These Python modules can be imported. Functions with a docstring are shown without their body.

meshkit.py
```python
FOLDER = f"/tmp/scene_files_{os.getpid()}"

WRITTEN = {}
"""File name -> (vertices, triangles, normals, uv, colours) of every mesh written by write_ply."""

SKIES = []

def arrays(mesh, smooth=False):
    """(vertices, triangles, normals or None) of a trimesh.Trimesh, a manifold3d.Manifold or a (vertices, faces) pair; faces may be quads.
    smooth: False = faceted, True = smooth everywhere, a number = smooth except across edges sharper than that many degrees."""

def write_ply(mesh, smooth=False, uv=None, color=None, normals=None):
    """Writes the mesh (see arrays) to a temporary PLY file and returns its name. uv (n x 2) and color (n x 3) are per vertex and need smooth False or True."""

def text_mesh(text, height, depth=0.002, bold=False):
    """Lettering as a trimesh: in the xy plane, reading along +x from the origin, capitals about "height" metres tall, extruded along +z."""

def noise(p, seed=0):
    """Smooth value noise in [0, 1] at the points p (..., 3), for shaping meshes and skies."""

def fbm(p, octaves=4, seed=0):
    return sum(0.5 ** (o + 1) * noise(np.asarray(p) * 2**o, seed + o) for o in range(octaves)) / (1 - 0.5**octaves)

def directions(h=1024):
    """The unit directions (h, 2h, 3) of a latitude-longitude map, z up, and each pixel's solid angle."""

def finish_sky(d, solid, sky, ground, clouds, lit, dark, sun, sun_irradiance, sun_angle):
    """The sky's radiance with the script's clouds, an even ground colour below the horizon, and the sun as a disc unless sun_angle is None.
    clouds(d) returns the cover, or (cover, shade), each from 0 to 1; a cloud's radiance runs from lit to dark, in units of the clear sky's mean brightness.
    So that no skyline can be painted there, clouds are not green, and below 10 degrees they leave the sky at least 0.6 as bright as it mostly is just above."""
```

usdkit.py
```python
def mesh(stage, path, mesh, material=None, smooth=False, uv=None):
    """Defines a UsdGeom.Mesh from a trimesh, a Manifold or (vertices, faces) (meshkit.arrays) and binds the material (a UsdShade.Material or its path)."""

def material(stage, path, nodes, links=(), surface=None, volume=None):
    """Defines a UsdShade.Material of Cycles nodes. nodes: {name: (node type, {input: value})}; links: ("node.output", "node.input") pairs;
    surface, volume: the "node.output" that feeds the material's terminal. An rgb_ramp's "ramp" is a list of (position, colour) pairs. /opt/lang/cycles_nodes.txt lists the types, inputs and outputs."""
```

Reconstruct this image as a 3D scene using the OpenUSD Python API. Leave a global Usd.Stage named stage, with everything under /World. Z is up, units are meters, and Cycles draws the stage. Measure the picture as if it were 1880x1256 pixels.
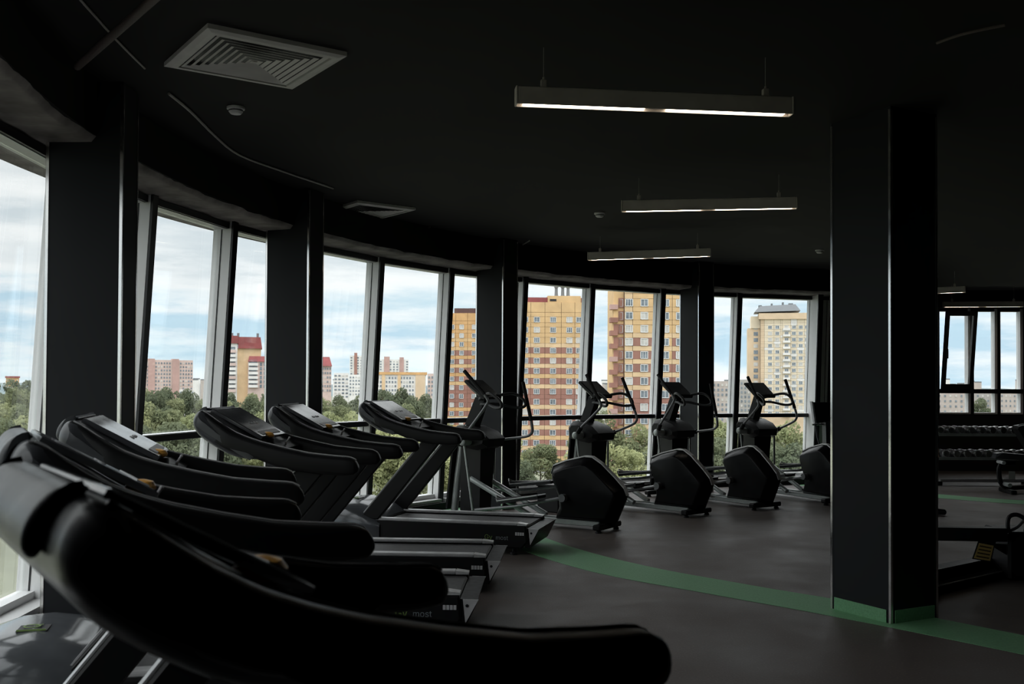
import math, random
import numpy as np, trimesh, manifold3d as m3
from shapely.geometry import Polygon
import usdkit, meshkit
from pxr import Usd, UsdGeom, UsdLux, UsdShade, Gf

stage = Usd.Stage.CreateInMemory()
UsdGeom.SetStageUpAxis(stage, UsdGeom.Tokens.z)
UsdGeom.SetStageMetersPerUnit(stage, 1.0)
UsdGeom.Xform.Define(stage, '/World')
PI = math.pi
rng = random.Random(7)
nrng = np.random.default_rng(7)

# ------------------------------------------------------------------ camera, sky, exposure
F, EYE, PITCH, ROLL = 1880.0, 1.5, math.radians(1.0), 0.0052
cf = np.array([0, math.cos(PITCH), math.sin(PITCH)])
r0 = np.array([1.0, 0, 0]); u0 = np.cross(r0, cf)
cr = math.cos(ROLL) * r0 + math.sin(ROLL) * u0
cu = np.cross(cr, cf)
CX, CY = 940.0, 677.18
cam = UsdGeom.Camera.Define(stage, '/World/camera')
cam.CreateHorizontalApertureAttr(36.0)
cam.CreateFocalLengthAttr(36.0)
cam.CreateVerticalApertureOffsetAttr((CY - 628.0) / 1880 * 36)
cam.CreateFStopAttr(5.6)
cam.CreateFocusDistanceAttr(11.0)
cam.CreateClippingRangeAttr(Gf.Vec2f(0.05, 20000))
cam.CreateExposureAttr(0.55)
M4 = np.eye(4); M4[0, :3], M4[1, :3], M4[2, :3], M4[3, :3] = cr, cu, -cf, [0, 0, EYE]
cam.AddTransformOp().Set(Gf.Matrix4d(M4.tolist()))

SKY = usdkit.material(stage, '/World/Looks/cloudy_sky', {
    'tc': ('texture_coordinate', {}), 's': ('separate_xyz', {}),
    'map': ('mapping', {'scale': (2.2, 2.2, 13.0)}),
    'map2': ('mapping', {'scale': (3.0, 3.0, 17.0), 'location': (3.1, 1.7, .4)}),
    'n': ('noise_texture', {'scale': 1.6, 'detail': 6.0, 'roughness': .55}),
    'n2': ('noise_texture', {'scale': 2.3, 'detail': 6.0, 'roughness': .6}),
    'd': ('math', {'math_type': 'multiply_add', 'value2': .19, 'value3': -.095}),
    'a': ('math', {'math_type': 'add'}),
    'base': ('rgb_ramp', {'ramp': [(0, (.74, .80, .83)), (.018, (.70, .79, .83)), (.034, (.47, .62, .72)), (.055, (.43, .58, .69)), (.08, (.50, .63, .71)),
                                   (.105, (.74, .76, .775)), (.14, (.54, .595, .635)), (.17, (.76, .775, .785)), (.22, (.585, .625, .655)), (.27, (.80, .81, .82)), (.5, (1.12, 1.14, 1.16)), (.75, (1.42, 1.44, 1.47)), (1, (1.68, 1.70, 1.74))]}),
    'veil': ('rgb_ramp', {'ramp': [(0, (0, 0, 0)), (.44, (0, 0, 0)), (.62, (.8, .8, .8)), (1, (1, 1, 1))]}),
    'mix': ('mix', {'color2': (.80, .81, .82)}), 'vz': ('rgb_ramp', {'ramp': [(0, (1, 1, 1)), (.22, (1, 1, 1)), (.45, (0, 0, 0)), (1, (0, 0, 0))]}), 'vm': ('math', {'math_type': 'multiply'}),
    'b': ('background_shader', {'strength': 1.0})},
    [('tc.generated', 's.vector'), ('tc.generated', 'map.vector'), ('tc.generated', 'map2.vector'), ('map.vector', 'n.vector'), ('map2.vector', 'n2.vector'),
     ('n.fac', 'd.value1'), ('d.value', 'a.value1'), ('s.z', 'a.value2'), ('a.value', 'base.fac'), ('n2.fac', 'veil.fac'),
     ('base.color', 'mix.color1'), ('s.z', 'vz.fac'), ('veil.color', 'vm.value1'), ('vz.color', 'vm.value2'), ('vm.value', 'mix.fac'), ('mix.color', 'b.color')], surface='b.background')
dome = UsdLux.DomeLight.Define(stage, '/World/sky')
dome.CreateIntensityAttr(1.0)
UsdShade.MaterialBindingAPI.Apply(dome.GetPrim()).Bind(SKY)

# ------------------------------------------------------------------ from a pixel to a point of the place
def ray(x, y):
    return cf + cr * ((x - CX) / F) - cu * ((y - CY) / F)
def at(x, y, z):
    d = ray(x, y); return np.array([0, 0, EYE]) + d * ((z - EYE) / d[2])
def atY(x, y, Y):
    d = ray(x, y); return np.array([0, 0, EYE]) + d * (Y / d[1])

# ------------------------------------------------------------------ materials
MAT = {}
def mat(name, col, rough=.5, metal=0.0, var=.12, scale=8.0, spec=.5, bump=0.0, bscale=200.0, coat=0.0):
    """Principled with a slight procedural unevenness of tone and gloss."""
    c = np.array(col, float)
    nodes = {'tc': ('texture_coordinate', {}), 'n': ('noise_texture', {'scale': scale, 'detail': 3.0}),
             'r': ('rgb_ramp', {'ramp': [(.25, tuple(c * (1 - var))), (.75, tuple(np.minimum(c * (1 + var), 1)))]}),
             'rr': ('map_range', {'from_min': .2, 'from_max': .8, 'to_min': max(rough - .05, .02), 'to_max': min(rough + .06, 1)}),
             'p': ('principled_bsdf', {'metallic': metal, 'specular_ior_level': spec, 'coat_weight': coat})}
    links = [('tc.object', 'n.vector'), ('n.fac', 'r.fac'), ('n.fac', 'rr.value'), ('r.color', 'p.base_color'), ('rr.result', 'p.roughness')]
    if bump:
        nodes['bn'] = ('noise_texture', {'scale': bscale, 'detail': 2.0})
        nodes['b'] = ('bump', {'strength': bump, 'distance': .002})
        links += [('tc.object', 'bn.vector'), ('bn.fac', 'b.height'), ('b.normal', 'p.normal')]
    MAT[name] = usdkit.material(stage, '/World/Looks/' + name, nodes, links, surface='p.BSDF')
    return MAT[name]

mat('ceiling_black', (.0115, .0105, .0098), .9, scale=1.5, var=.35)
mat('wall_black', (.014, .014, .015), .7, scale=2, var=.2)
mat('pillar_paint', (.0092, .0108, .0132), .6, scale=2, var=.12, spec=.25)
mat('pillar_black', (.0055, .006, .0075), .6, scale=2, var=.12, spec=.2)
mat('rough_concrete', (.30, .27, .25), .9, scale=5, var=.5, bump=.6, bscale=30)
mat('aluminium', (.80, .80, .80), .35, scale=3, var=.05)
mat('frame_black', (.012, .012, .014), .45)
mat('sill_white', (.66, .66, .66), .35, scale=3, var=.05)
mat('corner_steel', (.85, .84, .82), .16, metal=1.0, scale=12, var=.1)
mat('plastic_black', (.0055, .0056, .006), .42, scale=20, var=.15, spec=.25)
mat('plastic_gloss', (.0035, .0035, .004), .24, scale=6, var=.15, spec=.18)
mat('hood_grey', (.065, .07, .076), .13, scale=6, var=.05, metal=.25, spec=.9)
mat('cover_grey', (.035, .037, .041), .33, scale=8, var=.1)
mat('rail_grey', (.40, .40, .405), .28, scale=15, var=.1)
mat('edge_silver', (.55, .55, .55), .35, metal=.2, scale=30, var=.1)
mat('post_trim', (.42, .42, .43), .35, metal=.4)
mat('belt_rubber', (.022, .022, .023), .5, scale=60, var=.25, bump=.3, bscale=500)
mat('screen_glass', (.05, .052, .056), .14, scale=4, var=.2, spec=.8)
mat('print_grey', (.60, .60, .61), .5)
mat('orange_knob', (.92, .46, .08), .35, var=.06)
mat('logo_green', (.17, .26, .07), .5)
mat('logo_white', (.22, .25, .27), .5)
mat('chrome', (.70, .70, .70), .16, metal=1.0, var=.05)
mat('tube_silver', (.44, .475, .465), .3, metal=.3, var=.08)
mat('grip_foam', (.008, .008, .008), .8, scale=50)
mat('diffuser_white', (.86, .83, .78), .5, scale=6, var=.1)
mat('lamp_body', (.62, .57, .52), .45)
mat('detector_white', (.85, .84, .82), .5)
mat('cable_grey', (.55, .53, .49), .5)
mat('pipe_brown', (.14, .11, .10), .6)
mat('placard_yellow', (.85, .63, .22), .55, scale=12)
mat('placard_print', (.15, .09, .02), .6)
mat('skin', (.45, .29, .21), .55)
mat('hair', (.010, .008, .007), .6)
mat('cloth_black', (.010, .010, .011), .9, scale=90)
mat('dumbbell_metal', (.55, .55, .56), .22, metal=.8, scale=20)
mat('arm_grey', (.20, .205, .21), .3, metal=.4)
mat('tag_white', (.5, .5, .48), .6)
# outside
mat('plaster_yellow', (.64, .43, .225), .9, scale=.25, var=.16)
mat('plaster_yellow_pale', (.68, .49, .30), .9, scale=.25, var=.14)
mat('plaster_red', (.33, .165, .13), .9, scale=.3, var=.18)
mat('plaster_ochre', (.62, .37, .17), .9, scale=.3, var=.15)
mat('plaster_pink', (.60, .46, .42), .9, scale=.2, var=.12)
mat('plaster_rose', (.48, .31, .28), .9, scale=.2, var=.12)
mat('plaster_beige', (.70, .60, .46), .9, scale=.2, var=.12)
mat('plaster_tan', (.64, .49, .34), .9, scale=.2, var=.12)
mat('plaster_white', (.74, .72, .70), .9, scale=.2, var=.1)
mat('panel_greypink', (.46, .40, .37), .9, scale=.2, var=.12)
mat('panel_grey', (.38, .36, .34), .9, scale=.2, var=.12)
mat('roof_red', (.27, .07, .07), .8, scale=.4, var=.2)
mat('roof_dark', (.11, .055, .05), .8)
mat('roof_grey', (.16, .17, .18), .7)
mat('joint_dark', (.17, .12, .08), .9)
mat('window_white', (.72, .72, .72), .5)
mat('pane_dark', (.19, .22, .25), .15, var=.5, scale=.7)
mat('pane_curtain', (.55, .53, .50), .4, var=.2, scale=.7)
mat('bark', (.09, .07, .05), .9)
mat('soil', (.19, .20, .14), .95, scale=.05, var=.4)
mat('asphalt', (.22, .22, .22), .9, scale=.05)
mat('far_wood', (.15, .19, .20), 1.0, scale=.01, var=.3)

usdkit.material(stage, '/World/Looks/rubber_floor', {
    'g': ('geometry', {}), 'n': ('noise_texture', {'scale': 90.0, 'detail': 3.0}), 'n2': ('noise_texture', {'scale': 1.3, 'detail': 8.0, 'roughness': .65}),
    'r': ('rgb_ramp', {'ramp': [(.3, (.082, .069, .064)), (.62, (.108, .093, .087)), (.72, (.19, .165, .155))]}),
    'r2': ('rgb_ramp', {'ramp': [(.3, (.72, .72, .72)), (.7, (1.2, 1.16, 1.14))]}),
    'm': ('mix', {'mix_type': 'multiply', 'fac': 1.0}), 'rr': ('map_range', {'from_min': .3, 'from_max': .7, 'to_min': .40, 'to_max': .62}),
    'b': ('bump', {'strength': .35, 'distance': .002}), 'p': ('principled_bsdf', {'specular_ior_level': .5})},
    [('g.position', 'n.vector'), ('g.position', 'n2.vector'), ('n.fac', 'r.fac'), ('n2.fac', 'r2.fac'), ('r.color', 'm.color1'), ('r2.color', 'm.color2'), ('m.color', 'p.base_color'),
     ('n2.fac', 'rr.value'), ('rr.result', 'p.roughness'), ('n.fac', 'b.height'), ('b.normal', 'p.normal')], surface='p.BSDF')
usdkit.material(stage, '/World/Looks/green_rubber', {
    'g': ('geometry', {}), 'n': ('noise_texture', {'scale': 80.0, 'detail': 3.0}),
    'r': ('rgb_ramp', {'ramp': [(.3, (.165, .40, .205)), (.7, (.215, .49, .26))]}), 'p': ('principled_bsdf', {'roughness': .6})},
    [('g.position', 'n.vector'), ('n.fac', 'r.fac'), ('r.color', 'p.base_color')], surface='p.BSDF')
usdkit.material(stage, '/World/Looks/window_glass', {
    't': ('transparent_bsdf', {'color': (.955, .97, .965)}), 'g': ('glossy_bsdf', {'roughness': .02, 'color': (1, 1, 1)}), 'lw': ('layer_weight', {'blend': .5}), 'pw': ('math', {'math_type': 'power', 'value2': 4.0}), 'f': ('math', {'math_type': 'multiply_add', 'value2': .55, 'value3': .025}), 'm': ('mix_closure', {})},
    [('lw.facing', 'pw.value1'), ('pw.value', 'f.value1'), ('f.value', 'm.fac'), ('t.BSDF', 'm.closure1'), ('g.BSDF', 'm.closure2')], surface='m.closure')
usdkit.material(stage, '/World/Looks/lamp_light', {'e': ('emission', {'color': (1.0, .86, .68), 'strength': 5.0})}, [], surface='e.emission')
def leafmat(name, c1, c2):
    usdkit.material(stage, '/World/Looks/' + name, {
        'g': ('geometry', {}), 'n': ('noise_texture', {'scale': .35, 'detail': 2.0}), 'o': ('object_info', {}), 'add': ('math', {'math_type': 'multiply_add', 'value2': .35, 'value3': -.17}),
        'a2': ('math', {'math_type': 'add'}), 'r': ('rgb_ramp', {'ramp': [(.3, c1), (.7, c2)]}),
        'd': ('diffuse_bsdf', {}), 't': ('translucent_bsdf', {}), 'm': ('mix_closure', {'fac': .3})},
        [('g.position', 'n.vector'), ('o.random', 'add.value1'), ('n.fac', 'a2.value1'), ('add.value', 'a2.value2'), ('a2.value', 'r.fac'), ('r.color', 'd.color'), ('r.color', 't.color'),
         ('d.BSDF', 'm.closure1'), ('t.BSDF', 'm.closure2')], surface='m.closure')
leafmat('leaf_dark', (.11, .13, .085), (.18, .20, .125))
leafmat('leaf_mid', (.16, .18, .105), (.27, .285, .16))
leafmat('leaf_light', (.24, .265, .14), (.38, .39, .21))

# ------------------------------------------------------------------ scene helpers
used = {}
def free(parent, name):
    k = f'{parent}/{name}'; n = used.get(k, 0); used[k] = n + 1
    return k if n == 0 else f'{k}_{n:03d}'
def tag(p, label=None, cat=None, group=None, kind=None):
    for k, v in (('label', label), ('category', cat), ('group', group), ('kind', kind)):
        if v: p.SetCustomDataByKey(k, v)
    return p
def place(x, loc, rotz=0.0, scale=None):
    x.AddTranslateOp().Set(Gf.Vec3d(*map(float, loc)))
    if rotz: x.AddRotateZOp().Set(float(rotz))
    if scale is not None: x.AddScaleOp().Set(Gf.Vec3f(*map(float, scale)))
def thing(name, label, cat, loc=(0, 0, 0), rotz=0.0, group=None, kind=None, scale=None):
    x = UsdGeom.Xform.Define(stage, free('/World', name)); place(x, loc, rotz, scale)
    return tag(x.GetPrim(), label, cat, group, kind)
def part(parent, name, mesh, m, label=None, smooth=35, kind=None, loc=None, rotz=0.0):
    path = free(str(parent.GetPath()) if parent is not None else '/World', name)
    g = usdkit.mesh(stage, path, mesh, '/World/Looks/' + m, smooth=smooth)
    if loc is not None: place(g, loc, rotz)
    return tag(g.GetPrim(), label, None, None, kind)
def solo(name, mesh, m, label, cat, group=None, smooth=35, kind=None):
    p = part(None, name, mesh, m, smooth=smooth); return tag(p, label, cat, group, kind)
def struct(name, mesh, m, smooth=35):
    return tag(part(None, name, mesh, m, smooth=smooth), kind='structure')
def dup(src, name, label, cat, loc, rotz=0.0, group=None, scale=None):
    x = UsdGeom.Xform.Define(stage, free('/World', name)); p = x.GetPrim()
    p.GetReferences().AddInternalReference(src.GetPath())
    x.ClearXformOpOrder()
    t = p.GetAttribute('xformOp:translate')
    x.SetXformOpOrder([])
    ops = []
    op = UsdGeom.XformOp(p.GetAttribute('xformOp:translate')) if t else x.AddTranslateOp(); op.Set(Gf.Vec3d(*map(float, loc))); ops.append(op)
    ra = p.GetAttribute('xformOp:rotateZ'); op = UsdGeom.XformOp(ra) if ra else x.AddRotateZOp(); op.Set(float(rotz)); ops.append(op)
    sa = p.GetAttribute('xformOp:scale')
    if scale is not None or sa:
        op = UsdGeom.XformOp(sa) if sa else x.AddScaleOp(); op.Set(Gf.Vec3f(*map(float, scale or (1, 1, 1)))); ops.append(op)
    x.SetXformOpOrder(ops)
    p.SetInstanceable(True)
    return tag(p, label, cat, group)

# ------------------------------------------------------------------ mesh helpers
cat_ = trimesh.util.concatenate
def box(x0, x1, y0, y1, z0, z1):
    m = trimesh.creation.box((x1 - x0, y1 - y0, z1 - z0)); m.apply_translation(((x0 + x1) / 2, (y0 + y1) / 2, (z0 + z1) / 2)); return m
def cbox(x0, x1, y0, y1, z0, z1, c=.01):
    """box with chamfered edges"""
    c = min(c, .49 * (x1 - x0), .49 * (y1 - y0), .49 * (z1 - z0)); P = []
    for sx in (0, 1):
        for sy in (0, 1):
            for sz in (0, 1):
                x, y, z = (x0, x1)[sx], (y0, y1)[sy], (z0, z1)[sz]; dx, dy, dz = c * (1 - 2 * sx), c * (1 - 2 * sy), c * (1 - 2 * sz)
                P += [(x, y + dy, z + dz), (x + dx, y, z + dz), (x + dx, y + dy, z)]
    return trimesh.convex.convex_hull(np.array(P))
def hull(pts):
    return trimesh.convex.convex_hull(np.array(pts, float))
def rings(R, closed=False, caps=True):
    """loft through equal-length rings of points"""
    R = np.array(R, float); k, n = R.shape[:2]; f = []
    for i in range(k if closed else k - 1):
        j = (i + 1) % k
        a = np.arange(n); b = (a + 1) % n
        f += [np.stack([i * n + a, i * n + b, j * n + b], 1), np.stack([i * n + a, j * n + b, j * n + a], 1)]
    v = R.reshape(-1, 3)
    if caps and not closed:
        c0, c1 = len(v), len(v) + 1
        v = np.vstack([v, R[0].mean(0), R[-1].mean(0)]); a = np.arange(n); b = (a + 1) % n
        f += [np.stack([np.full(n, c0), b, a], 1), np.stack([np.full(n, c1), (k - 1) * n + a, (k - 1) * n + b], 1)]
    m = trimesh.Trimesh(v, np.vstack(f), process=False)
    if m.volume < 0: m.invert()
    return m
def tube(pts, r, n=8, closed=False, sub=0):
    p = np.array(pts, float)
    if sub: p = spline(p, sub, closed)
    rr = np.broadcast_to(r, (len(p),)) if np.ndim(r) == 0 else np.interp(np.linspace(0, 1, len(p)), np.linspace(0, 1, len(r)), r)
    t = (np.roll(p, -1, 0) - np.roll(p, 1, 0)) if closed else np.gradient(p, axis=0)
    t /= np.linalg.norm(t, axis=1, keepdims=True)
    a = np.cross(t[0], [0, 0, 1] if abs(t[0][2]) < .9 else [1, 0, 0]); a /= np.linalg.norm(a); out = []
    ang = np.arange(n) * 2 * PI / n
    for q, d, r_ in zip(p, t, rr):
        a = a - d * (a @ d); a /= np.linalg.norm(a); b = np.cross(d, a)
        out.append(q + r_ * (np.cos(ang)[:, None] * a + np.sin(ang)[:, None] * b))
    return rings(out, closed)
def spline(p, sub=6, closed=False):
    p = np.array(p, float); n = len(p); out = []
    g = lambda i: p[i % n] if closed else p[min(max(i, 0), n - 1)]
    for i in range(n if closed else n - 1):
        a, b, c, d = g(i - 1), g(i), g(i + 1), g(i + 2)
        for t in np.arange(sub) / sub:
            out.append(.5 * (2 * b + (c - a) * t + (2 * a - 5 * b + 4 * c - d) * t * t + (3 * b - a - 3 * c + d) * t ** 3))
    if not closed: out.append(p[-1])
    return np.array(out)
def extr(poly, y0, y1):
    """polygon in x,z pushed along y"""
    m = trimesh.creation.extrude_polygon(Polygon(poly), y1 - y0, engine='earcut')
    v = m.vertices.copy(); m.vertices = np.stack([v[:, 0], y0 + v[:, 2], v[:, 1]], 1)
    if m.volume < 0: m.invert()
    return m
def extr_round(poly, y0, y1, c):
    """as extr, with both rims chamfered by c"""
    P = Polygon(poly); a = m3.CrossSection([list(P.exterior.coords)[:-1]]); 
    if a.area() < 0: a = m3.CrossSection([list(P.exterior.coords)[:-1][::-1]])
    return cat_([extr(list(P.buffer(-c, join_style=2).exterior.coords)[:-1], y0, y1), extr(poly, y0 + c, y1 - c)])
def bevel_extr(poly, y0, y1, c, inset=None):
    """lofted: inset rim, full outline, full outline, inset rim (for outlines without deep notches)"""
    P = np.array(poly, float); n = len(P); e = np.roll(P, -1, 0) - P; e /= np.linalg.norm(e, axis=1, keepdims=True)
    area = .5 * np.sum(P[:, 0] * np.roll(P[:, 1], -1) - np.roll(P[:, 0], -1) * P[:, 1]); s = 1 if area > 0 else -1
    nin = s * np.stack([-e[:, 1], e[:, 0]], 1); bis = nin + np.roll(nin, 1, 0); bis /= np.maximum(np.einsum('ij,ij->i', bis, nin), .5)[:, None]
    Q = P + bis * (inset or c)
    mk = lambda A, y: np.stack([A[:, 0], np.full(n, y), A[:, 1]], 1)
    return rings([mk(Q, y0), mk(P, y0 + c), mk(P, y1 - c), mk(Q, y1)])
def chaikin(P, n=2):
    P = np.array(P, float)
    for _ in range(n):
        Q = np.roll(P, -1, 0); P = np.stack([.75 * P + .25 * Q, .25 * P + .75 * Q], 1).reshape(-1, 2)
    return P
def soft_extr(poly, y0, y1, r, sm=2, steps=4):
    """outline in x,z with rounded corners, pushed along y, its rims rolled over with radius r"""
    P = chaikin(poly, sm); n = len(P); e = np.roll(P, -1, 0) - P; e /= np.maximum(np.linalg.norm(e, axis=1, keepdims=True), 1e-9)
    area = .5 * np.sum(P[:, 0] * np.roll(P[:, 1], -1) - np.roll(P[:, 0], -1) * P[:, 1]); s = 1 if area > 0 else -1
    nn = s * np.stack([-e[:, 1], e[:, 0]], 1); b = nn + np.roll(nn, 1, 0); b /= np.maximum(np.linalg.norm(b, axis=1, keepdims=True), 1e-9); R = []
    for k in range(steps + 1):
        a = k / steps * PI / 2; R.append((P + b * r * (1 - math.sin(a)), y0 + r * (1 - math.cos(a))))
    for k in range(steps, -1, -1):
        a = k / steps * PI / 2; R.append((P + b * r * (1 - math.sin(a)), y1 - r * (1 - math.cos(a))))
    return rings([np.stack([Q[:, 0], np.full(n, y), Q[:, 1]], 1) for Q, y in R])
def lathe(prof, n=24):
    a = np.arange(n) * 2 * PI / n
    return rings([np.stack([r * np.cos(a), r * np.sin(a), np.full(n, z)], 1) for r, z in prof])
def cyl(p, q, r, n=16):
    p, q = np.array(p, float), np.array(q, float)
    return tube([p, p + (q - p) * .5, q], r, n)
def sph(c, r, s=2, scale=(1, 1, 1)):
    m = trimesh.creation.icosphere(s, r); m.apply_scale(scale); m.apply_translation(c); return m
def moved(m, loc=(0, 0, 0), rz=0.0, rx=0.0, ry=0.0):
    m = m.copy(); T = trimesh.transformations
    m.apply_transform(T.translation_matrix(loc) @ T.rotation_matrix(math.radians(rz), [0, 0, 1]) @ T.rotation_matrix(math.radians(ry), [0, 1, 0]) @ T.rotation_matrix(math.radians(rx), [1, 0, 0])); return m
def text_on(txt, h, depth, o, ux, uz):
    """lettering reading along ux, upright along uz, from the point o"""
    m = meshkit.text_mesh(txt, h, depth); ux, uz = np.array(ux, float), np.array(uz, float); nn = np.cross(ux, uz)
    v = m.vertices; m.vertices = np.array(o) + v[:, :1] * ux + v[:, 1:2] * uz + v[:, 2:] * nn; return m

# ------------------------------------------------------------------ the hall: a room behind a round glass front
CEN = np.array([6.953, 6.446]); RP = 9.295            # the inner edge of the pillars lies on this circle
CEIL = 3.316
def pol(r, deg, z=0.0):
    a = math.radians(deg); return np.array([CEN[0] + r * math.cos(a), CEN[1] + r * math.sin(a), z])
MULL = [209.0, 201.5, 194.2, 186.6, 179.0, 172.2, 164.5, 156.9, 149.4, 141.9, 133.9, 126.6, 119.0, 110.9, 103.15, 101.4, 95.5]
RT, RB, ZT, ZB = 9.93, 10.10, 2.94, 0.12              # the glass leans: further out at its foot
END = pol(10.0, 95.0)
outer = [pol(10.45, a)[:2] for a in MULL]
room = [(-2.35, -6.0), (-2.35, .6), tuple(pol(10.45, 209)[:2])] + [tuple(p) for p in outer[1:]] + [(6.6, 19.3), (16.0, 19.3), (16.0, -6.0)]
def slab(poly, z0, z1):
    m = trimesh.creation.extrude_polygon(Polygon(poly), z1 - z0, engine='earcut'); m.apply_translation((0, 0, z0)); return m
struct('floor', slab(room, -.3, 0), 'rubber_floor', smooth=False)
struct('ceiling', slab(room, CEIL, CEIL + .3), 'ceiling_black', smooth=False)
struct('wall_right', box(15.8, 16.0, -6, 19.3, 0, CEIL), 'wall_black', smooth=False)
struct('wall_rear', box(-2.35, 15.8, -6.0, -5.8, 0, CEIL), 'wall_black', smooth=False)
p214 = pol(10.0, 209)
struct('wall_side', box(-2.05, -1.85, -5.8, p214[1] - .06, 0, CEIL), 'wall_black', smooth=False)
# the far wall with a band of windows
YW = 18.8; SILL2, HEAD2 = 1.04, 2.98
pe = pol(10.0, 95.5)
struct('wall_return', hull([(pe[0] - .05, pe[1] - .1, 0), (pe[0] + .12, pe[1] - .1, 0), (7.66, YW + .3, 0), (7.80, YW + .3, 0), (pe[0] - .05, pe[1] - .1, CEIL), (pe[0] + .12, pe[1] - .1, CEIL), (7.66, YW + .3, CEIL), (7.80, YW + .3, CEIL)]), 'wall_black', smooth=False)
far = tag(UsdGeom.Xform.Define(stage, free('/World', 'wall_far')).GetPrim(), kind='structure')
part(far, 'parapet', cbox(7.7, 15.8, YW, YW + .3, 0, SILL2, .01), 'wall_black')
part(far, 'lintel', cbox(7.7, 15.8, YW, YW + .3, HEAD2, CEIL, .01), 'wall_black')

def sweep_arc(degs, prof, name, m, parent):
    """the outline prof (r, z) carried round the glass front, with a corner at every mullion"""
    R = []
    for d in degs: R.append([pol(r, d, z) for r, z in prof])
    return part(parent, name, rings(R), m, smooth=25)
wl = tag(UsdGeom.Xform.Define(stage, free('/World', 'wall_left')).GetPrim(), kind='structure')
fine = np.concatenate([np.linspace(MULL[i], MULL[i + 1], 4)[:-1] for i in range(len(MULL) - 1)] + [[MULL[-1]]])
# lintel with a rough soffit
R = []
for i, d in enumerate(np.linspace(209, 95.5, 180)):
    w = meshkit.fbm(np.array([d * .9, 3.0, 1.0]), 3, 3) - .5; w2 = meshkit.fbm(np.array([d * 1.7, 9.0, 1.0]), 3, 5) - .5
    R.append([pol(9.46 + .04 * w, d, 2.985 + .03 * w2), pol(9.49 + .05 * w, d, 2.950 + .03 * w2), pol(9.80, d, 2.945 + .02 * w2), pol(10.25, d, 2.945), pol(10.25, d, 2.985), pol(9.9, d, 2.985)])
part(wl, 'soffit', rings(R), 'rough_concrete', smooth=50)
sweep_arc(np.linspace(209, 95.5, 90), [(9.45, 2.987), (10.25, 2.987), (10.25, CEIL), (9.45, CEIL)], 'lintel', 'ceiling_black', wl)
sweep_arc(MULL, [(9.84, 0), (10.25, 0), (10.25, .085), (9.84, .085)], 'plinth', 'wall_black', wl)

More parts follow.
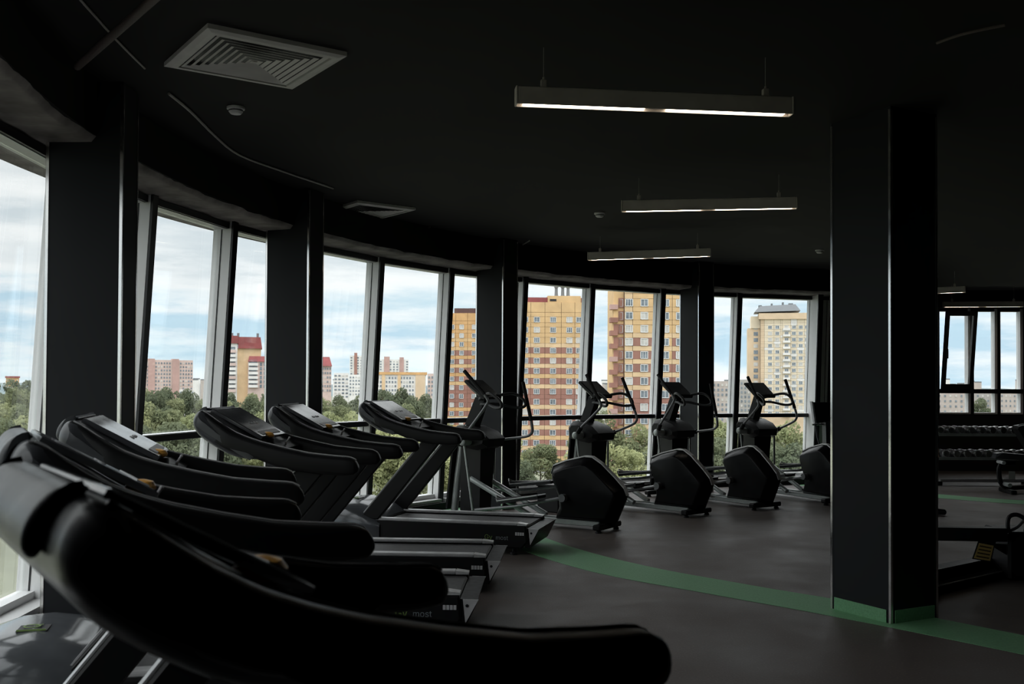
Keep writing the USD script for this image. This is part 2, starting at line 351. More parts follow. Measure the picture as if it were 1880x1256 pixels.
def prism4(a0, a1, b0, b1):
    """box between two end quads"""
    return hull(np.vstack([a0, a1, b0, b1]))
nwin = 0
def rad(z, inset=0.0):
    return RT + (RB - RT) * (ZT - z) / (ZT - ZB) - inset
for i in range(len(MULL) - 1):
    nwin += 1
    d0, d1 = MULL[i], MULL[i + 1]
    w = tag(UsdGeom.Xform.Define(stage, f'/World/window_{nwin}').GetPrim(), kind='structure')
    t0 = np.array([-math.sin(math.radians(d0)), math.cos(math.radians(d0)), 0]); n0 = np.array([math.cos(math.radians(d0)), math.sin(math.radians(d0)), 0])
    def post(din, dout, hw, c0, c1, name, m, d=d0, z0=ZB - .02, z1=ZT + .01):
        tt = np.array([-math.sin(math.radians(d)), math.cos(math.radians(d)), 0]); P = []
        for z in (z0, z1):
            for rr in (din, dout):
                for s in (-1, 1): P.append(pol(rad(z) - rr, d, z) + tt * s * hw)
        part(w, name, hull(P), m, smooth=False)
    deep = .16 if abs(d0 - 103.15) < .01 else 0.0          # the last mullion before the blind panel is a deep one
    post(.150 + deep, -.03, .034, 0, 0, 'mullion', 'aluminium')
    post(.172 + deep, .1505 + deep, .040, 0, 0, 'mullion_cap', 'frame_black')
    post(.060, .048, .0365, 0, 0, 'gasket', 'frame_black')
    # rails run in the flat plane of the pane
    def bar(z0, z1, din, dout, name, m):
        P = []
        for z in (z0, z1):
            for dd, s in ((d0, -1), (d1, 1)):
                tt = np.array([-math.sin(math.radians(dd)), math.cos(math.radians(dd)), 0])
                for rr in (din, dout): P.append(pol(rad(z) - rr, dd, z) + tt * s * .036)
        part(w, name, hull(P), m, smooth=False)
    bar(1.045, 1.105, .105, -.02, 'transom', 'aluminium')
    bar(1.050, 1.100, .125, .1055, 'transom_cap', 'frame_black')
    bar(ZT - .06, ZT, .105, -.02, 'head_frame', 'aluminium')
    bar(ZT - .055, ZT - .004, .128, .1055, 'head_cap', 'frame_black')
    bar(.085, .125, .22, -.02, 'sill', 'sill_white')
    bar(.1255, .175, .09, -.02, 'sill_frame', 'aluminium')
    def pane(z0, z1):
        P = []
        for z in (z0, z1):
            for dd, s in ((d0, -1), (d1, 1)):
                tt = np.array([-math.sin(math.radians(dd)), math.cos(math.radians(dd)), 0])
                for rr in (.02, .006): P.append(pol(rad(z) - rr, dd, z) + tt * s * .0345)
        part(w, 'pane' if d1 - d0 < -3 else 'blind_panel', hull(P), 'window_glass' if d1 - d0 < -3 else 'aluminium', smooth=False)
    pane(.176, 1.044); pane(1.106, ZT - .061)

# band of straight windows in the far wall
edges2 = [7.80, 8.43, 8.92, 9.39, 9.87, 10.35, 10.83, 11.31, 11.79, 12.27, 12.75, 13.23, 13.71, 14.19, 14.67, 15.15, 15.70]
TR2 = 1.46
for i in range(len(edges2) - 1):
    nwin += 1
    x0, x1 = edges2[i], edges2[i + 1]
    w = tag(UsdGeom.Xform.Define(stage, f'/World/window_{nwin}').GetPrim(), kind='structure')
    part(w, 'mullion', box(x0 - .045, x0 + .045, YW + .02, YW + .17, SILL2, HEAD2), 'aluminium', smooth=False)
    part(w, 'mullion_cap', box(x0 - .0, x0 + .05, YW - .005, YW + .019, SILL2, HEAD2), 'frame_black', smooth=False)
    part(w, 'transom', box(x0 + .046, x1 - .046, YW + .03, YW + .17, TR2 - .035, TR2 + .035), 'aluminium', smooth=False)
    part(w, 'transom_cap', box(x0 + .051, x1 - .001, YW + .005, YW + .0295, TR2 - .04, TR2 + .04), 'frame_black', smooth=False)
    part(w, 'head_frame', box(x0 + .046, x1 - .046, YW + .03, YW + .17, HEAD2 - .05, HEAD2), 'frame_black', smooth=False)
    part(w, 'sill', box(x0 + .046, x1 - .046, YW - .02, YW + .17, SILL2, SILL2 + .03), 'sill_white', smooth=False)
    part(w, 'pane', box(x0 + .046, x1 - .046, YW + .10, YW + .112, SILL2 + .031, TR2 - .036), 'window_glass', smooth=False)
    if i == 0:   # the opening light, tilted into the room
        A = np.array([x0 + .06, YW - .02, TR2 + .04]); W_, H_, tilt = x1 - x0 - .07, HEAD2 - TR2 - .10, .22
        S = lambda u, v, o: A + np.array([u, -tilt * v / H_ - o, v * .99])
        def sash_bar(u0, u1, v0, v1): return hull([S(u, v, o) for u in (u0, u1) for v in (v0, v1) for o in (0, .07)])
        sash = part(w, 'sash', cat_([sash_bar(0, .06, 0, H_), sash_bar(W_ - .07, W_, 0, H_), sash_bar(.06, W_ - .07, H_ - .08, H_), sash_bar(.06, W_ - .07, 0, .09)]), 'frame_black', smooth=False)
        part(sash, 'pane', hull([S(u, v, o) for u in (.06, W_ - .07) for v in (.09, H_ - .08) for o in (.03, .042)]), 'window_glass', smooth=False)
        part(sash, 'handle', cat_([cyl(S(.04, .72, .07), S(.04, .72, .11), .014), tube([S(.04, .72, .11), S(.045, .64, .115), S(.05, .56, .115)], .012)]), 'chrome')
    else:
        part(w, 'pane', box(x0 + .046, x1 - .046, YW + .10, YW + .112, TR2 + .036, HEAD2 - .051), 'window_glass', smooth=False)

# pillars: four stand just inside the glass, one stands free
def pillar(name, F0, u, v, lu, lv, label, H=CEIL, paint='pillar_paint'):
    """F0 the corner nearest the camera, u and v unit vectors along its two seen faces"""
    F0, u, v = np.array(F0[:2]), np.array(u), np.array(v)
    t = thing(name, label, 'pillar', (F0[0], F0[1], 0)); t.SetCustomDataByKey('kind', 'structure')
    P = [np.append(a, z) for a in (0 * u, u * lu, v * lv, u * lu + v * lv) for z in (0, H)]
    part(t, 'shaft', hull(P), paint, smooth=False)
    for c, su, sv in ((0 * u, 1, 1), (u * lu, -1, 1), (v * lv, 1, -1), (u * lu + v * lv, -1, -1)):   # bright metal angle on each corner
        e, wd = .003, .019
        L = cat_([hull([np.append(c - su * u * e - sv * v * e + su * u * a + sv * v * b, z) for a in (0, wd) for b in (0, e) for z in (0.0, H - .02)]),
                  hull([np.append(c - su * u * e - sv * v * e + su * u * a + sv * v * b, z) for a in (0, e) for b in (0, wd) for z in (0.0, H - .02)])])
        part(t, 'corner_trim', L, 'corner_steel', smooth=False)
    return t
names = ['square dark pillar by the glass at the left, nearest the camera', 'dark pillar by the glass, second from the left', 'dark pillar by the glass behind the first cross trainer', 'dark pillar by the glass, farthest, right of the two orange towers']
for k, d in enumerate((182.088, 161.644, 139.477, 117.364)):
    tang = np.array([math.sin(math.radians(d)), -math.cos(math.radians(d))])     # towards the camera along the circle is -tang's opposite
    away = np.array([math.sin(math.radians(d)), -math.cos(math.radians(d))])     # clockwise = away from the camera
    out = np.array([math.cos(math.radians(d)), math.sin(math.radians(d))])
    pillar('pillar', pol(RP, d), out, away, .45, .27, names[k])
a28 = math.radians(27.8)
fp = pillar('pillar', (2.421, 6.545), (-math.sin(a28), math.cos(a28)), (math.cos(a28), math.sin(a28)), .515, .43, 'free-standing square dark pillar at the right with a green skirting, on the green stripe')
u28, v28 = np.array([-math.sin(a28), math.cos(a28)]), np.array([math.cos(a28), math.sin(a28)])
def strip28(o, d, n, L): return hull([np.append(o + d * a + n * b, z) for a in (.004, L - .004) for b in (0, .006) for z in (.001, .085)])
o28 = np.zeros(2)
part(fp, 'skirting', strip28(o28 + u28 * .03, u28, -v28, .455), 'green_rubber', 'green skirting', smooth=False)
part(fp, 'skirting', strip28(o28 + v28 * .03, v28, -u28, .37), 'green_rubber', 'green skirting', smooth=False)

# green stripes laid in the floor
def ribbon(cl, w, z0=0.0005, z1=.003):
    c = spline(np.array(cl, float), 10); t = np.gradient(c, axis=0); t /= np.linalg.norm(t, axis=1, keepdims=True); n = np.stack([-t[:, 1], t[:, 0]], 1)
    w = np.interp(np.linspace(0, 1, len(c)), np.linspace(0, 1, len(w)), w)[:, None]
    R = [[(*a, z0), (*b, z0), (*b, z1), (*a, z1)] for a, b in zip(c + n * w / 2, c - n * w / 2)]
    return rings(R)
solo('floor_stripe', ribbon([(-.72, 12.75), (-.35, 11.6), (.25, 9.72), (.88, 8.50), (1.63, 7.64), (2.28, 6.95), (3.02, 6.02), (4.6, 3.9), (6.0, 1.0)], [.42, .45, .5, .55, .5, .5, .45, .5, .5]), 'green_rubber', 'long green stripe across the dark floor, passing under the free-standing pillar', 'floor stripe', smooth=False)
solo('floor_stripe', ribbon([(4.6, 16.0), (5.95, 14.35), (6.9, 13.55), (8.6, 13.0), (10.5, 13.2)], [.5, .5, .5]), 'green_rubber', 'green stripe on the floor in front of the dumbbell rack', 'floor stripe', smooth=False)

# ------------------------------------------------------------------ ceiling things
def louvre_vent(label, pts, inner):
    """pts: its four corners on the ceiling"""
    P = np.array(pts)[:, :2]; c = P.mean(0); u = (P[1] - P[0] + P[2] - P[3]) / 2; v = (P[3] - P[0] + P[2] - P[1]) / 2
    s = (np.linalg.norm(u) + np.linalg.norm(v)) / 2; ang = math.degrees(math.atan2(u[1], u[0]))
    t = thing('ceiling_vent', label, 'ceiling vent', (c[0], c[1], CEIL), ang)
    def ring(h0, h1, z0, z1, th=.004):
        """a square louvre ring: half size h0 at z0 (low), h1 at z1 (high)"""
        q = lambda h, z: [(-h, -h, z), (h, -h, z), (h, h, z), (-h, h, z)]
        return rings([q(h0, z0), q(h1, z1), q(h1 - th, z1 + .001), q(h0 - th * 1.5, z0 + .001)], closed=True)
    h = s / 2; D = .030; fw = .062 * s / .77
    q4 = lambda h, z: [(-h, -h, z), (h, -h, z), (h, h, z), (-h, h, z)]
    part(t, 'frame', rings([q4(h, -D + .006), q4(h, 0), q4(h - fw, 0), q4(h - fw, -D - .004), q4(h - fw * .5, -D - .002)], closed=True), 'diffuser_white', smooth=False)
    part(t, 'duct_box', box(-h + fw, h - fw, -h + fw, h - fw, -.002, .0), 'frame_black', smooth=False)
    step = (h - fw - .012) / inner
    for k in range(inner):
        hh = h - fw - .012 - k * step
        part(t, 'louvre', ring(hh, max(hh - step * .52, .004), -D, -D + step * .14, .002), 'diffuser_white', smooth=False)
    part(t, 'core', box(-.015, .015, -.015, .015, -.031, -.026), 'diffuser_white', smooth=False)
    return t
louvre_vent('large square louvred ceiling vent at upper left', [at(*q, CEIL) for q in [(385, 44), (642, 95), (532, 157), (298, 113)]], 8)
louvre_vent('louvred ceiling vent above the third window bay, middle of the three', [at(*q, CEIL) for q in [(655, 369), (772, 382), (700, 397), (595, 383)]], 8)
louvre_vent('louvred ceiling vent just below the farthest of the three bright lamps', [at(*q, CEIL) for q in [(1165, 474), (1232, 481), (1165, 489), (1095, 481)]], 8)

def strip_lamp(A, B, label, group=None, H=.095):
    A, B = np.array(A), np.array(B); L = np.linalg.norm(B[:2] - A[:2]); ang = math.degrees(math.atan2(B[1] - A[1], B[0] - A[0])); z = A[2]
    t = thing('strip_lamp', label, 'hanging lamp', (*((A + B) / 2)[:2], z), ang, group)
    h = L / 2; w = .036
    part(t, 'housing', cat_([cbox(-h, h, -w, w, .012, H, .005), box(-h, h, -w, -w + .006, 0, .02), box(-h, h, w - .006, w, 0, .02)]), 'lamp_body')
    part(t, 'end_cap', cbox(-h - .012, -h + .0, -w - .002, w + .002, -.001, H + .002, .004), 'lamp_body')
    part(t, 'end_cap', cbox(h, h + .012, -w - .002, w + .002, -.001, H + .002, .004), 'lamp_body')
    for a, b in ((-h + .03, -.06), (.06, h - .03)):
        part(t, 'light_panel', cbox(a, b, -w + .007, w - .007, .003, .0118, .004), 'lamp_light')
    for s in (-1, 1):
        x = s * (h - .14)
        br = part(t, 'bracket', cat_([cbox(x - .016, x + .016, -.016, .016, H, H + .045, .003), cyl((x, 0, H + .045), (x, 0, H + .06), .006, 8)]), 'lamp_body')
        part(br, 'wire', cyl((x, 0, H + .06), (x, 0, CEIL - z - .002), .0018, 6), 'cable_grey')
    return t
strip_lamp(at(950, 193, 3.0), at(1450, 212, 3.0), 'white strip lamp hung nearest, brightest at the top')
strip_lamp(at(1143, 389, 3.02), at(1461, 383, 3.02), 'second hanging strip lamp, in the middle of the row')
strip_lamp(at(1081, 478, 3.03), at(1303, 471, 3.03), 'third hanging strip lamp, just above a louvred vent')
strip_lamp(at(1668, 541, 2.98), at(1771, 537, 2.98), 'strip lamp half hidden behind the free-standing pillar')
strip_lamp((7.55, 17.9, 2.93), (8.85, 17.75, 2.93), 'strip lamp along the head of the far windows')
strip_lamp((8.95, 17.55, 2.93), (8.75, 16.1, 2.93), 'strip lamp cut by the right edge, pointing at the camera')

def detector(px, py, label):
    p = at(px, py, CEIL); t = thing('smoke_detector', label, 'smoke detector', p)
    part(t, 'base', lathe([(.058, 0), (.058, -.014), (.05, -.018)]), 'detector_white')
    part(t, 'dome', lathe([(.044, -.018), (.046, -.030), (.034, -.044), (.012, -.048)]), 'detector_white')
    part(t, 'slot_ring', lathe([(.047, -.021), (.0475, -.025), (.045, -.026)]), 'frame_black')
detector(433, 197, 'white round smoke detector beside the large vent')
detector(1101, 391, 'smoke detector left of the second strip lamp')
detector(1505, 459, 'small smoke detector far back near the pillar')
def cable(pts, z, r, m, label, name='ceiling_cable', cat='cable'):
    solo(name, tube([at(x, y, z) for x, y in pts], r, 6, sub=4), m, label, cat)
cable([(310, 172), (350, 205), (395, 250), (440, 285), (520, 315), (612, 346)], CEIL - .012, .009, 'cable_grey', 'thin grey cable curving along the ceiling past the smoke detector')
cable([(130, -20), (170, 25), (215, 75), (266, 126)], CEIL - .010, .006, 'cable_grey', 'thin cable crossing under the pipe at upper left')
cable([(938, 468), (948, 458), (960, 449), (972, 442)], CEIL - .012, .010, 'cable_grey', 'short cable looping near the third window pillar')
cable([(664, 442), (720, 430), (790, 417)], CEIL - .012, .008, 'pipe_brown', 'dark cable on the ceiling right of the middle vent')
cable([(1720, 79), (1770, 62), (1845, 46)], CEIL - .012, .008, 'pipe_brown', 'faint dark cable at the upper right of the ceiling')
solo('ceiling_pipe', tube([at(142, 122, 3.24), at(210, 62, 3.24), at(300, -18, 3.24)], .022, 12), 'pipe_brown', 'brown pipe running across the ceiling at upper left', 'pipe')
q = at(272, 267, CEIL)
b = thing('ceiling_fixture', 'small unlit fixture on the ceiling above the second window bay', 'fixture', q)
part(b, 'plate', cbox(-.10, .10, -.03, .03, -.012, 0, .004), 'cable_grey'); part(b, 'clip', cbox(-.02, .02, -.02, .02, -.03, -.012, .004), 'pipe_brown')

# ------------------------------------------------------------------ treadmills
def interp_profile(pts, n):
    p = np.array(pts, float); return lambda x: np.interp(x, p[:, 0], p[:, 1])
def arm_mesh(yc, sgn):
    top = [(-1.0, 1.272), (-.997, 1.295), (-.99, 1.32), (-.978, 1.342), (-.955, 1.350), (-.90, 1.316), (-.82, 1.259), (-.75, 1.220), (-.68, 1.191), (-.60, 1.165), (-.45, 1.128), (-.30, 1.097), (-.15, 1.082), (-.06, 1.076), (-.03, 1.066), (-.010, 1.045), (0.0, 1.018)]
    bot = [(-1.0, 1.262), (-.997, 1.248), (-.99, 1.235), (-.955, 1.20), (-.915, 1.182), (-.83, 1.132), (-.76, 1.102), (-.66, 1.080), (-.575, 1.048), (-.487, 1.014), (-.38, .99), (-.25, .975), (-.10, .966), (-.03, .970), (-.010, .982), (0.0, .998)]
    T, B = interp_profile(top, 0), interp_profile(bot, 0)
    xs = np.unique(np.concatenate([np.linspace(-1.0, 0, 40), [-.998, -.994, -.985, -.97, -.96, -.02, -.008, -.003]]))
    th = lambda x: np.interp(x, [-1.0, -.99, -.96, -.8, -.6, -.3, -.05, -.015, 0], [.012, .03, .046, .052, .050, .046, .043, .038, .022])
    a = np.arange(16) * 2 * PI / 16; out = []
    sup = lambda c, e: np.sign(c) * np.abs(c) ** e
    for x in xs:
        zc, hh, w = (T(x) + B(x)) / 2, max((T(x) - B(x)) / 2, .004), th(x)
        y = yc - sgn * np.interp(x, [-1.0, -.90, -.80], [.055, .02, 0])
        out.append(np.stack([np.full(16, x), y + w * sup(np.cos(a), .55), zc + hh * sup(np.sin(a), .6)], 1))
    return rings(out), [(x, yc - sgn * .02, T(x) + .001) for x in xs if -.95 < x < -.012]

def make_treadmill(label, loc, rotz):
    t = thing('treadmill', label, 'treadmill', loc, rotz, TG)
    for s in (-1, 1):
        pl = [(-1.30, .07), (-1.36, .14), (-1.32, .235), (-1.2, .262), (.60, .262), (.615, .12), (.56, .06)]
        sp = part(t, 'side_panel', bevel_extr(pl, s * .345 - .045, s * .345 + .045, .012), 'plastic_black')
        part(t, 'side_rail', cbox(-.86, .52, s * .332 - .048, s * .332 + .048, .262, .286, .007), 'rail_grey')
        part(t, 'end_cap', hull([(.52, s * .332 + a, z) for a in (-.048, .048) for z in (.2625, .2865)] + [(.605, s * .332 + a, z) for a in (-.043, .043) for z in (.2625, .276)]), 'edge_silver')
        part(t, 'end_plate', cat_([extr([(.622, .238), (.715, .236), (.638, .095)], s * .372 - .004, s * .372 + .004)]), 'print_grey', smooth=False)
        part(t, 'bolt', cyl((.648, s * .372 - .006, .20), (.648, s * .372 + .006, .20), .010, 10), 'frame_black')
        # lettering and a small plate of white bars on the panel
        oy = s * .3905
        ux = (1, 0, 0) if s < 0 else (-1, 0, 0)
        x0 = .22 if s < 0 else .52
        part(sp, 'logo', cat_([text_on('Gy', .042, .001, (x0, oy, .135), ux, (0, 0, 1))]), 'logo_green', smooth=False)
        part(sp, 'logo', text_on('most', .036, .001, (x0 + ux[0] * .105, oy, .135), ux, (0, 0, 1)), 'logo_white', smooth=False)
        bars = [extr([(.505 + k * .021, .178), (.505 + k * .021, .206), (.522 + k * .021, .206), (.522 + k * .021, .178)], min(oy, oy + s * .001), max(oy, oy + s * .001)) for k in range(4)]
        part(sp, 'warning_label', cat_(bars), 'print_grey', smooth=False)
        for x in (-1.15, .48):
            part(t, 'foot', lathe([(.035, .0), (.035, .02), (.018, .028), (.018, .075)], 12).apply_translation((x, s * .34, 0)), 'frame_black')
    part(t, 'running_belt', cbox(-.88, .60, -.282, .282, .228, .256, .012), 'belt_rubber')
    part(t, 'deck', cbox(-1.25, .56, -.295, .295, .12, .225, .01), 'plastic_black')
    part(t, 'rear_cover', extr([(.605, .238), (.71, .234), (.70, .20), (.635, .07), (.59, .07)], -.368, .368), 'plastic_black')
    # motor hood: a rounded dome
    a = np.arange(33) / 32 * PI; out = []
    for x, h, w in [(-1.455, .03, .25), (-1.45, .08, .32), (-1.42, .15, .37), (-1.36, .20, .40), (-1.25, .235, .415), (-1.12, .245, .42), (-1.0, .225, .42), (-.90, .18, .415), (-.82, .12, .41), (-.78, .09, .405)]:
        e = .45
        ring = [(x, w * np.sign(math.cos(b)) * abs(math.cos(b)) ** e, .19 + h * abs(math.sin(b)) ** .75) for b in a] + [(x, -w, .10), (x, w, .10)]
        out.append(ring)
    hood = part(t, 'motor_hood', rings(out), 'hood_grey', smooth=50)
    hz = lambda x: .19 + np.interp(x, [-1.25, -1.12, -1.0], [.235, .245, .225])
    part(hood, 'emblem', cat_([hull([(x, y, hz(x) + .001 + z) for x in (-1.205, -1.08) for y in (-.162, -.038) for z in (0, .003)])]), 'frame_black', smooth=False)
    part(hood, 'emblem_mark', cat_([box(-1.202, -1.083, -.161, -.157, .431, .4395), moved(meshkit.text_mesh('Q', .07, .002), (-1.115, -.13, .4385), 90)]), 'logo_green', smooth=False)
    # posts, arms, console
    for s in (-1, 1):
        po = part(t, 'upright', bevel_extr([(-.99, .27), (-.80, .27), (-.20, 1.0), (-.37, 1.0)], s * .36 - .03, s * .36 + .03, .010), 'plastic_black')
        part(po, 'post_trim', hull([(x - .012, s * .36 + y, z) for x, z in ((-.985, .275), (-.375, 1.0)) for y in (-.016, .016)] + [(x - .002, s * .36 + y, z) for x, z in ((-.985, .275), (-.375, 1.0)) for y in (-.016, .016)]), 'post_trim', smooth=False)
        am, line = arm_mesh(s * .395, s)
        ar = part(t, 'arm_rail', am, 'plastic_black', smooth=60)
        part(ar, 'edge_trim', tube(line, .0042, 5), 'edge_silver')
    body = [(-.88, 1.305), (-.935, 1.348), (-.985, 1.346), (-1.016, 1.275), (-.985, 1.205), (-.89, 1.135), (-.76, 1.068), (-.62, 1.05), (-.56, 1.075), (-.57, 1.12), (-.66, 1.165), (-.78, 1.245)]
    con = part(t, 'console', soft_extr(body, -.442, .442, .09, 2, 6), 'cover_grey', smooth=60)
    n = np.array([math.sin(.50), 0, math.cos(.50)]); dx = np.array([math.cos(.50), 0, -math.sin(.50)]); o = np.array([-.935, 0, 1.338])
    Q = lambda u, y, h: o + dx * u + np.array([0, y, 0]) + n * h
    sc = part(con, 'screen', hull([Q(u, y, h) for u in (.0, .355) for y in (-.27, .27) for h in (0, .018)] + [Q(u, y, .022) for u in (.008, .345) for y in (-.262, .262)]), 'screen_glass')
    part(con, 'key_strip', hull([Q(u, y, h) for u in (.295, .335) for y in (-.2, .2) for h in (.0222, .026)]), 'print_grey')
    for k, (y, r) in enumerate([(-.07, .012), (-.03, .009), (.03, .012), (.08, .009)]):
        part(con, 'button', hull([Q(.20 + r * math.cos(b), y + r * math.sin(b), h) for b in np.arange(10) * PI / 5 for h in (.0222, .025)]), 'print_grey')
    part(t, 'rear_cover_panel', soft_extr([(-.945, 1.350), (-.95, 1.362), (-1.0, 1.357), (-1.032, 1.315), (-1.038, 1.275), (-1.018, 1.258), (-1.0, 1.285), (-.985, 1.345)], -.275, .275, .020), 'cover_grey', smooth=60)
    part(t, 'control_bridge', bevel_extr([(-.72, 1.075), (-.71, 1.14), (-.61, 1.145), (-.53, 1.105), (-.55, 1.055)], -.38, .38, .012), 'plastic_black')
    part(t, 'knob_base', lathe([(.052, -.03), (.052, 0), (.044, .006)], 18).apply_translation((-.639, -.09, 1.164)), 'frame_black')
    part(t, 'emergency_stop', lathe([(.030, 0), (.044, .008), (.046, .018), (.036, .032), (.015, .038)], 20).apply_scale((1, 1.15, 1)).apply_translation((-.639, -.09, 1.172)), 'orange_knob')
    part(t, 'lever', cat_([tube([(-.57, .10, 1.09), (-.565, .105, 1.135), (-.548, .11, 1.16)], .006, 8), sph((-.546, .11, 1.163), .008, 1)]), 'print_grey')
    return t
TG = None
RR = 8.05
tm_pose = [(.056, 2.175, 33.6), (-.612, 3.52, 27.8), (-1.007, 4.886, 14.4), (-.893, 6.49, -2.0), (-.765, 7.843, -3.7), (-.357, 9.626, -14.3)]
tm_lab = ['black treadmill nearest the camera, its long handrail filling the bottom left', 'black treadmill second nearest, its console at the left edge',
          'black treadmill in front of the leftmost pillar, third from the camera', 'black treadmill fourth from the camera, console in front of the second window bay',
          'black treadmill fifth in the row, console against the second pillar', 'black treadmill farthest in the row, beside the first cross trainer']
tm0 = None
for (r_, a_, q_), l_ in zip(tm_pose, tm_lab):
    p = (r_, a_, 0)
    if tm0 is None: tm0 = make_treadmill(l_, p, q_)
    else: dup(tm0, 'treadmill', l_, 'treadmill', p, q_)

# ------------------------------------------------------------------ cross trainers
def make_trainer(label, loc, rotz, swing=0.0):
    t = thing('cross_trainer', label, 'cross trainer', loc, rotz)
    hp = [(-.60, .05), (-.545, .22), (-.555, .32), (-.64, .52), (-.645, .585), (-.615, .655), (-.46, .715), (-.24, .768), (-.15, .764), (-.04, .70), (.12, .56), (.22, .46), (.25, .39), (.235, .33), (.11, .05)]
    def inset(P, c):
        P = np.array(P, float); e = np.roll(P, -1, 0) - P; e /= np.linalg.norm(e, axis=1, keepdims=True)
        area = .5 * np.sum(P[:, 0] * np.roll(P[:, 1], -1) - np.roll(P[:, 0], -1) * P[:, 1]); sg = 1 if area > 0 else -1
        nn = sg * np.stack([-e[:, 1], e[:, 0]], 1); b = nn + np.roll(nn, 1, 0); b /= np.maximum(np.einsum('ij,ij->i', b, nn), .6)[:, None]
        return P + b * c
    hr = [np.stack([Q[:, 0], np.full(len(Q), y), np.maximum(Q[:, 1], .05)], 1) for Q, y in ((inset(hp, .10), -.135), (inset(hp, .075), -.125), (inset(hp, 0), -.02), (inset(hp, 0), .02), (inset(hp, .075), .125), (inset(hp, .10), .135))]
    ho = part(t, 'flywheel_housing', rings(hr), 'plastic_gloss', smooth=40)
    topline = [(-.647, .575), (-.618, .660), (-.46, .719), (-.24, .772), (-.148, .768), (-.037, .703), (.123, .563), (.224, .462), (.254, .39)]
    part(ho, 'edge_trim', rings([[(x, y * .034, z - .010), (x, y * .030, z + .0045)][::y] + [(x, -y * .030, z + .0045), (x, -y * .034, z - .010)][::y] for x, z in topline for y in (1,)]), 'edge_silver', smooth=False)
    part(t, 'base_beam', cat_([cbox(-1.83, -.02, -.11, -.06, .045, .10, .008), cbox(-1.83, -.02, .06, .11, .045, .10, .008)]), 'tube_silver')
    for x, hw in ((.02, .25), (-1.83, .30)):
        ft = part(t, 'floor_bar', cbox(x - .045, x + .045, -hw, hw, .03, .085, .012), 'plastic_black')
        for s in (-1, 1): part(ft, 'foot', lathe([(.03, 0), (.032, .012), (.02, .03)], 10).apply_translation((x, s * (hw - .05), 0)), 'frame_black')
    part(t, 'front_guard', hull([(x, s * w, z) for s in (-1, 1) for x, w, z in ((-2.02, .07, .10), (-1.995, .07, .10), (-1.90, .10, .98), (-1.875, .10, .98))]), 'plastic_black')
    part(t, 'mast_tube', tube([(-1.94, 0, .08), (-1.90, 0, .45), (-1.83, 0, .92)], .042, 12), 'tube_silver')
    part(t, 'mast_shroud', hull([(x, s * w, z) for s in (-1, 1) for x, w, z in ((-1.80, .09, .09), (-1.52, .11, .09), (-1.50, .12, .55), (-1.48, .15, .86), (-1.76, .13, .86))]), 'plastic_black')
    pv = part(t, 'pivot_shroud', bevel_extr([(-1.86, .84), (-1.87, .98), (-1.80, 1.055), (-1.66, 1.06), (-1.46, 1.0), (-1.36, .92), (-1.38, .83), (-1.52, .79)], -.21, .21, .05), 'plastic_black')
    part(pv, 'shroud_cap', bevel_extr([(-1.855, .985), (-1.80, 1.062), (-1.68, 1.068), (-1.69, 1.055), (-1.79, 1.04)], -.16, .16, .02), 'tube_silver')
    part(t, 'neck', hull([(x, s * w, z) for s in (-1, 1) for x, w, z in ((-1.78, .06, 1.03), (-1.64, .06, 1.03), (-1.63, .045, 1.38), (-1.50, .045, 1.36))]), 'plastic_black')
    # console with its sloping screen
    n = np.array([math.sin(.62), 0, math.cos(.62)]); d = np.array([math.cos(.62), 0, -math.sin(.62)]); o = np.array([-1.68, 0, 1.575])
    Q = lambda u, y, h: o + d * u + np.array([0, y, 0]) + n * h
    co = part(t, 'console', hull([Q(u, y, h) for u in (0, .33) for y in (-.17, .17) for h in (0, -.03)] + [Q(u, y, -.075) for u in (.10, .27) for y in (-.1, .1)]), 'plastic_black')
    part(co, 'screen', hull([Q(u, y, h) for u in (.02, .30) for y in (-.15, .15) for h in (0.0005, .006)]), 'screen_glass')
    for s in (-1, 1):
        part(t, 'fixed_handle', tube([(-1.56, s * .06, 1.355), (-1.44, s * .15, 1.40), (-1.30, s * .24, 1.42), (-1.17, s * .25, 1.35), (-1.15, s * .24, 1.28), (-1.25, s * .19, 1.265), (-1.42, s * .10, 1.30), (-1.55, s * .05, 1.30)], .017, 8, sub=4), 'frame_black')
    arms = {-1: [(-1.60, .90), (-1.53, .99), (-1.36, 1.12), (-1.22, 1.235), (-1.20, 1.28), (-1.24, 1.36), (-1.33, 1.49), (-1.44, 1.655)],
            1: [(-1.60, .88), (-1.48, .92), (-1.20, 1.02), (-1.13, 1.07), (-1.12, 1.12), (-1.17, 1.24), (-1.26, 1.42), (-1.36, 1.62)]}
    for s in (-1, 1):
        ca, sa = math.cos(-s * swing), math.sin(-s * swing)
        arms[s] = [(-1.60 + (x + 1.60) * ca - (z - .89) * sa, .89 + (x + 1.60) * sa + (z - .89) * ca) for x, z in arms[s]]
        A = [(x, s * .30, z) for x, z in arms[s]]
        sw = part(t, 'swing_arm', tube(A, .016, 10, sub=3), 'arm_grey')
        g = spline(np.array(A), 6)
        part(sw, 'grip', tube(g[-14:] if s < 0 else g[-14:], .021, 10), 'grip_foam')
        part(sw, 'sleeve', tube([(x, s * .30, z) for x, z in (arms[s][0], arms[s][1])], .030, 10), 'plastic_black')
        part(t, 'pivot_cap', cat_([cyl((-1.60, s * .20, .89), (-1.60, s * .335, .89), .045, 14), sph((-1.60, s * .335, .89), .045, 2, (1, .5, 1))]), 'tube_silver')
    # lower links, pedal arms, foot plates, crank
    lo = {-1: ((-1.60, .86), (-1.48, .14), (-.42, .33)), 1: ((-1.60, .86), (-1.60, .30), (-.50, .44))}
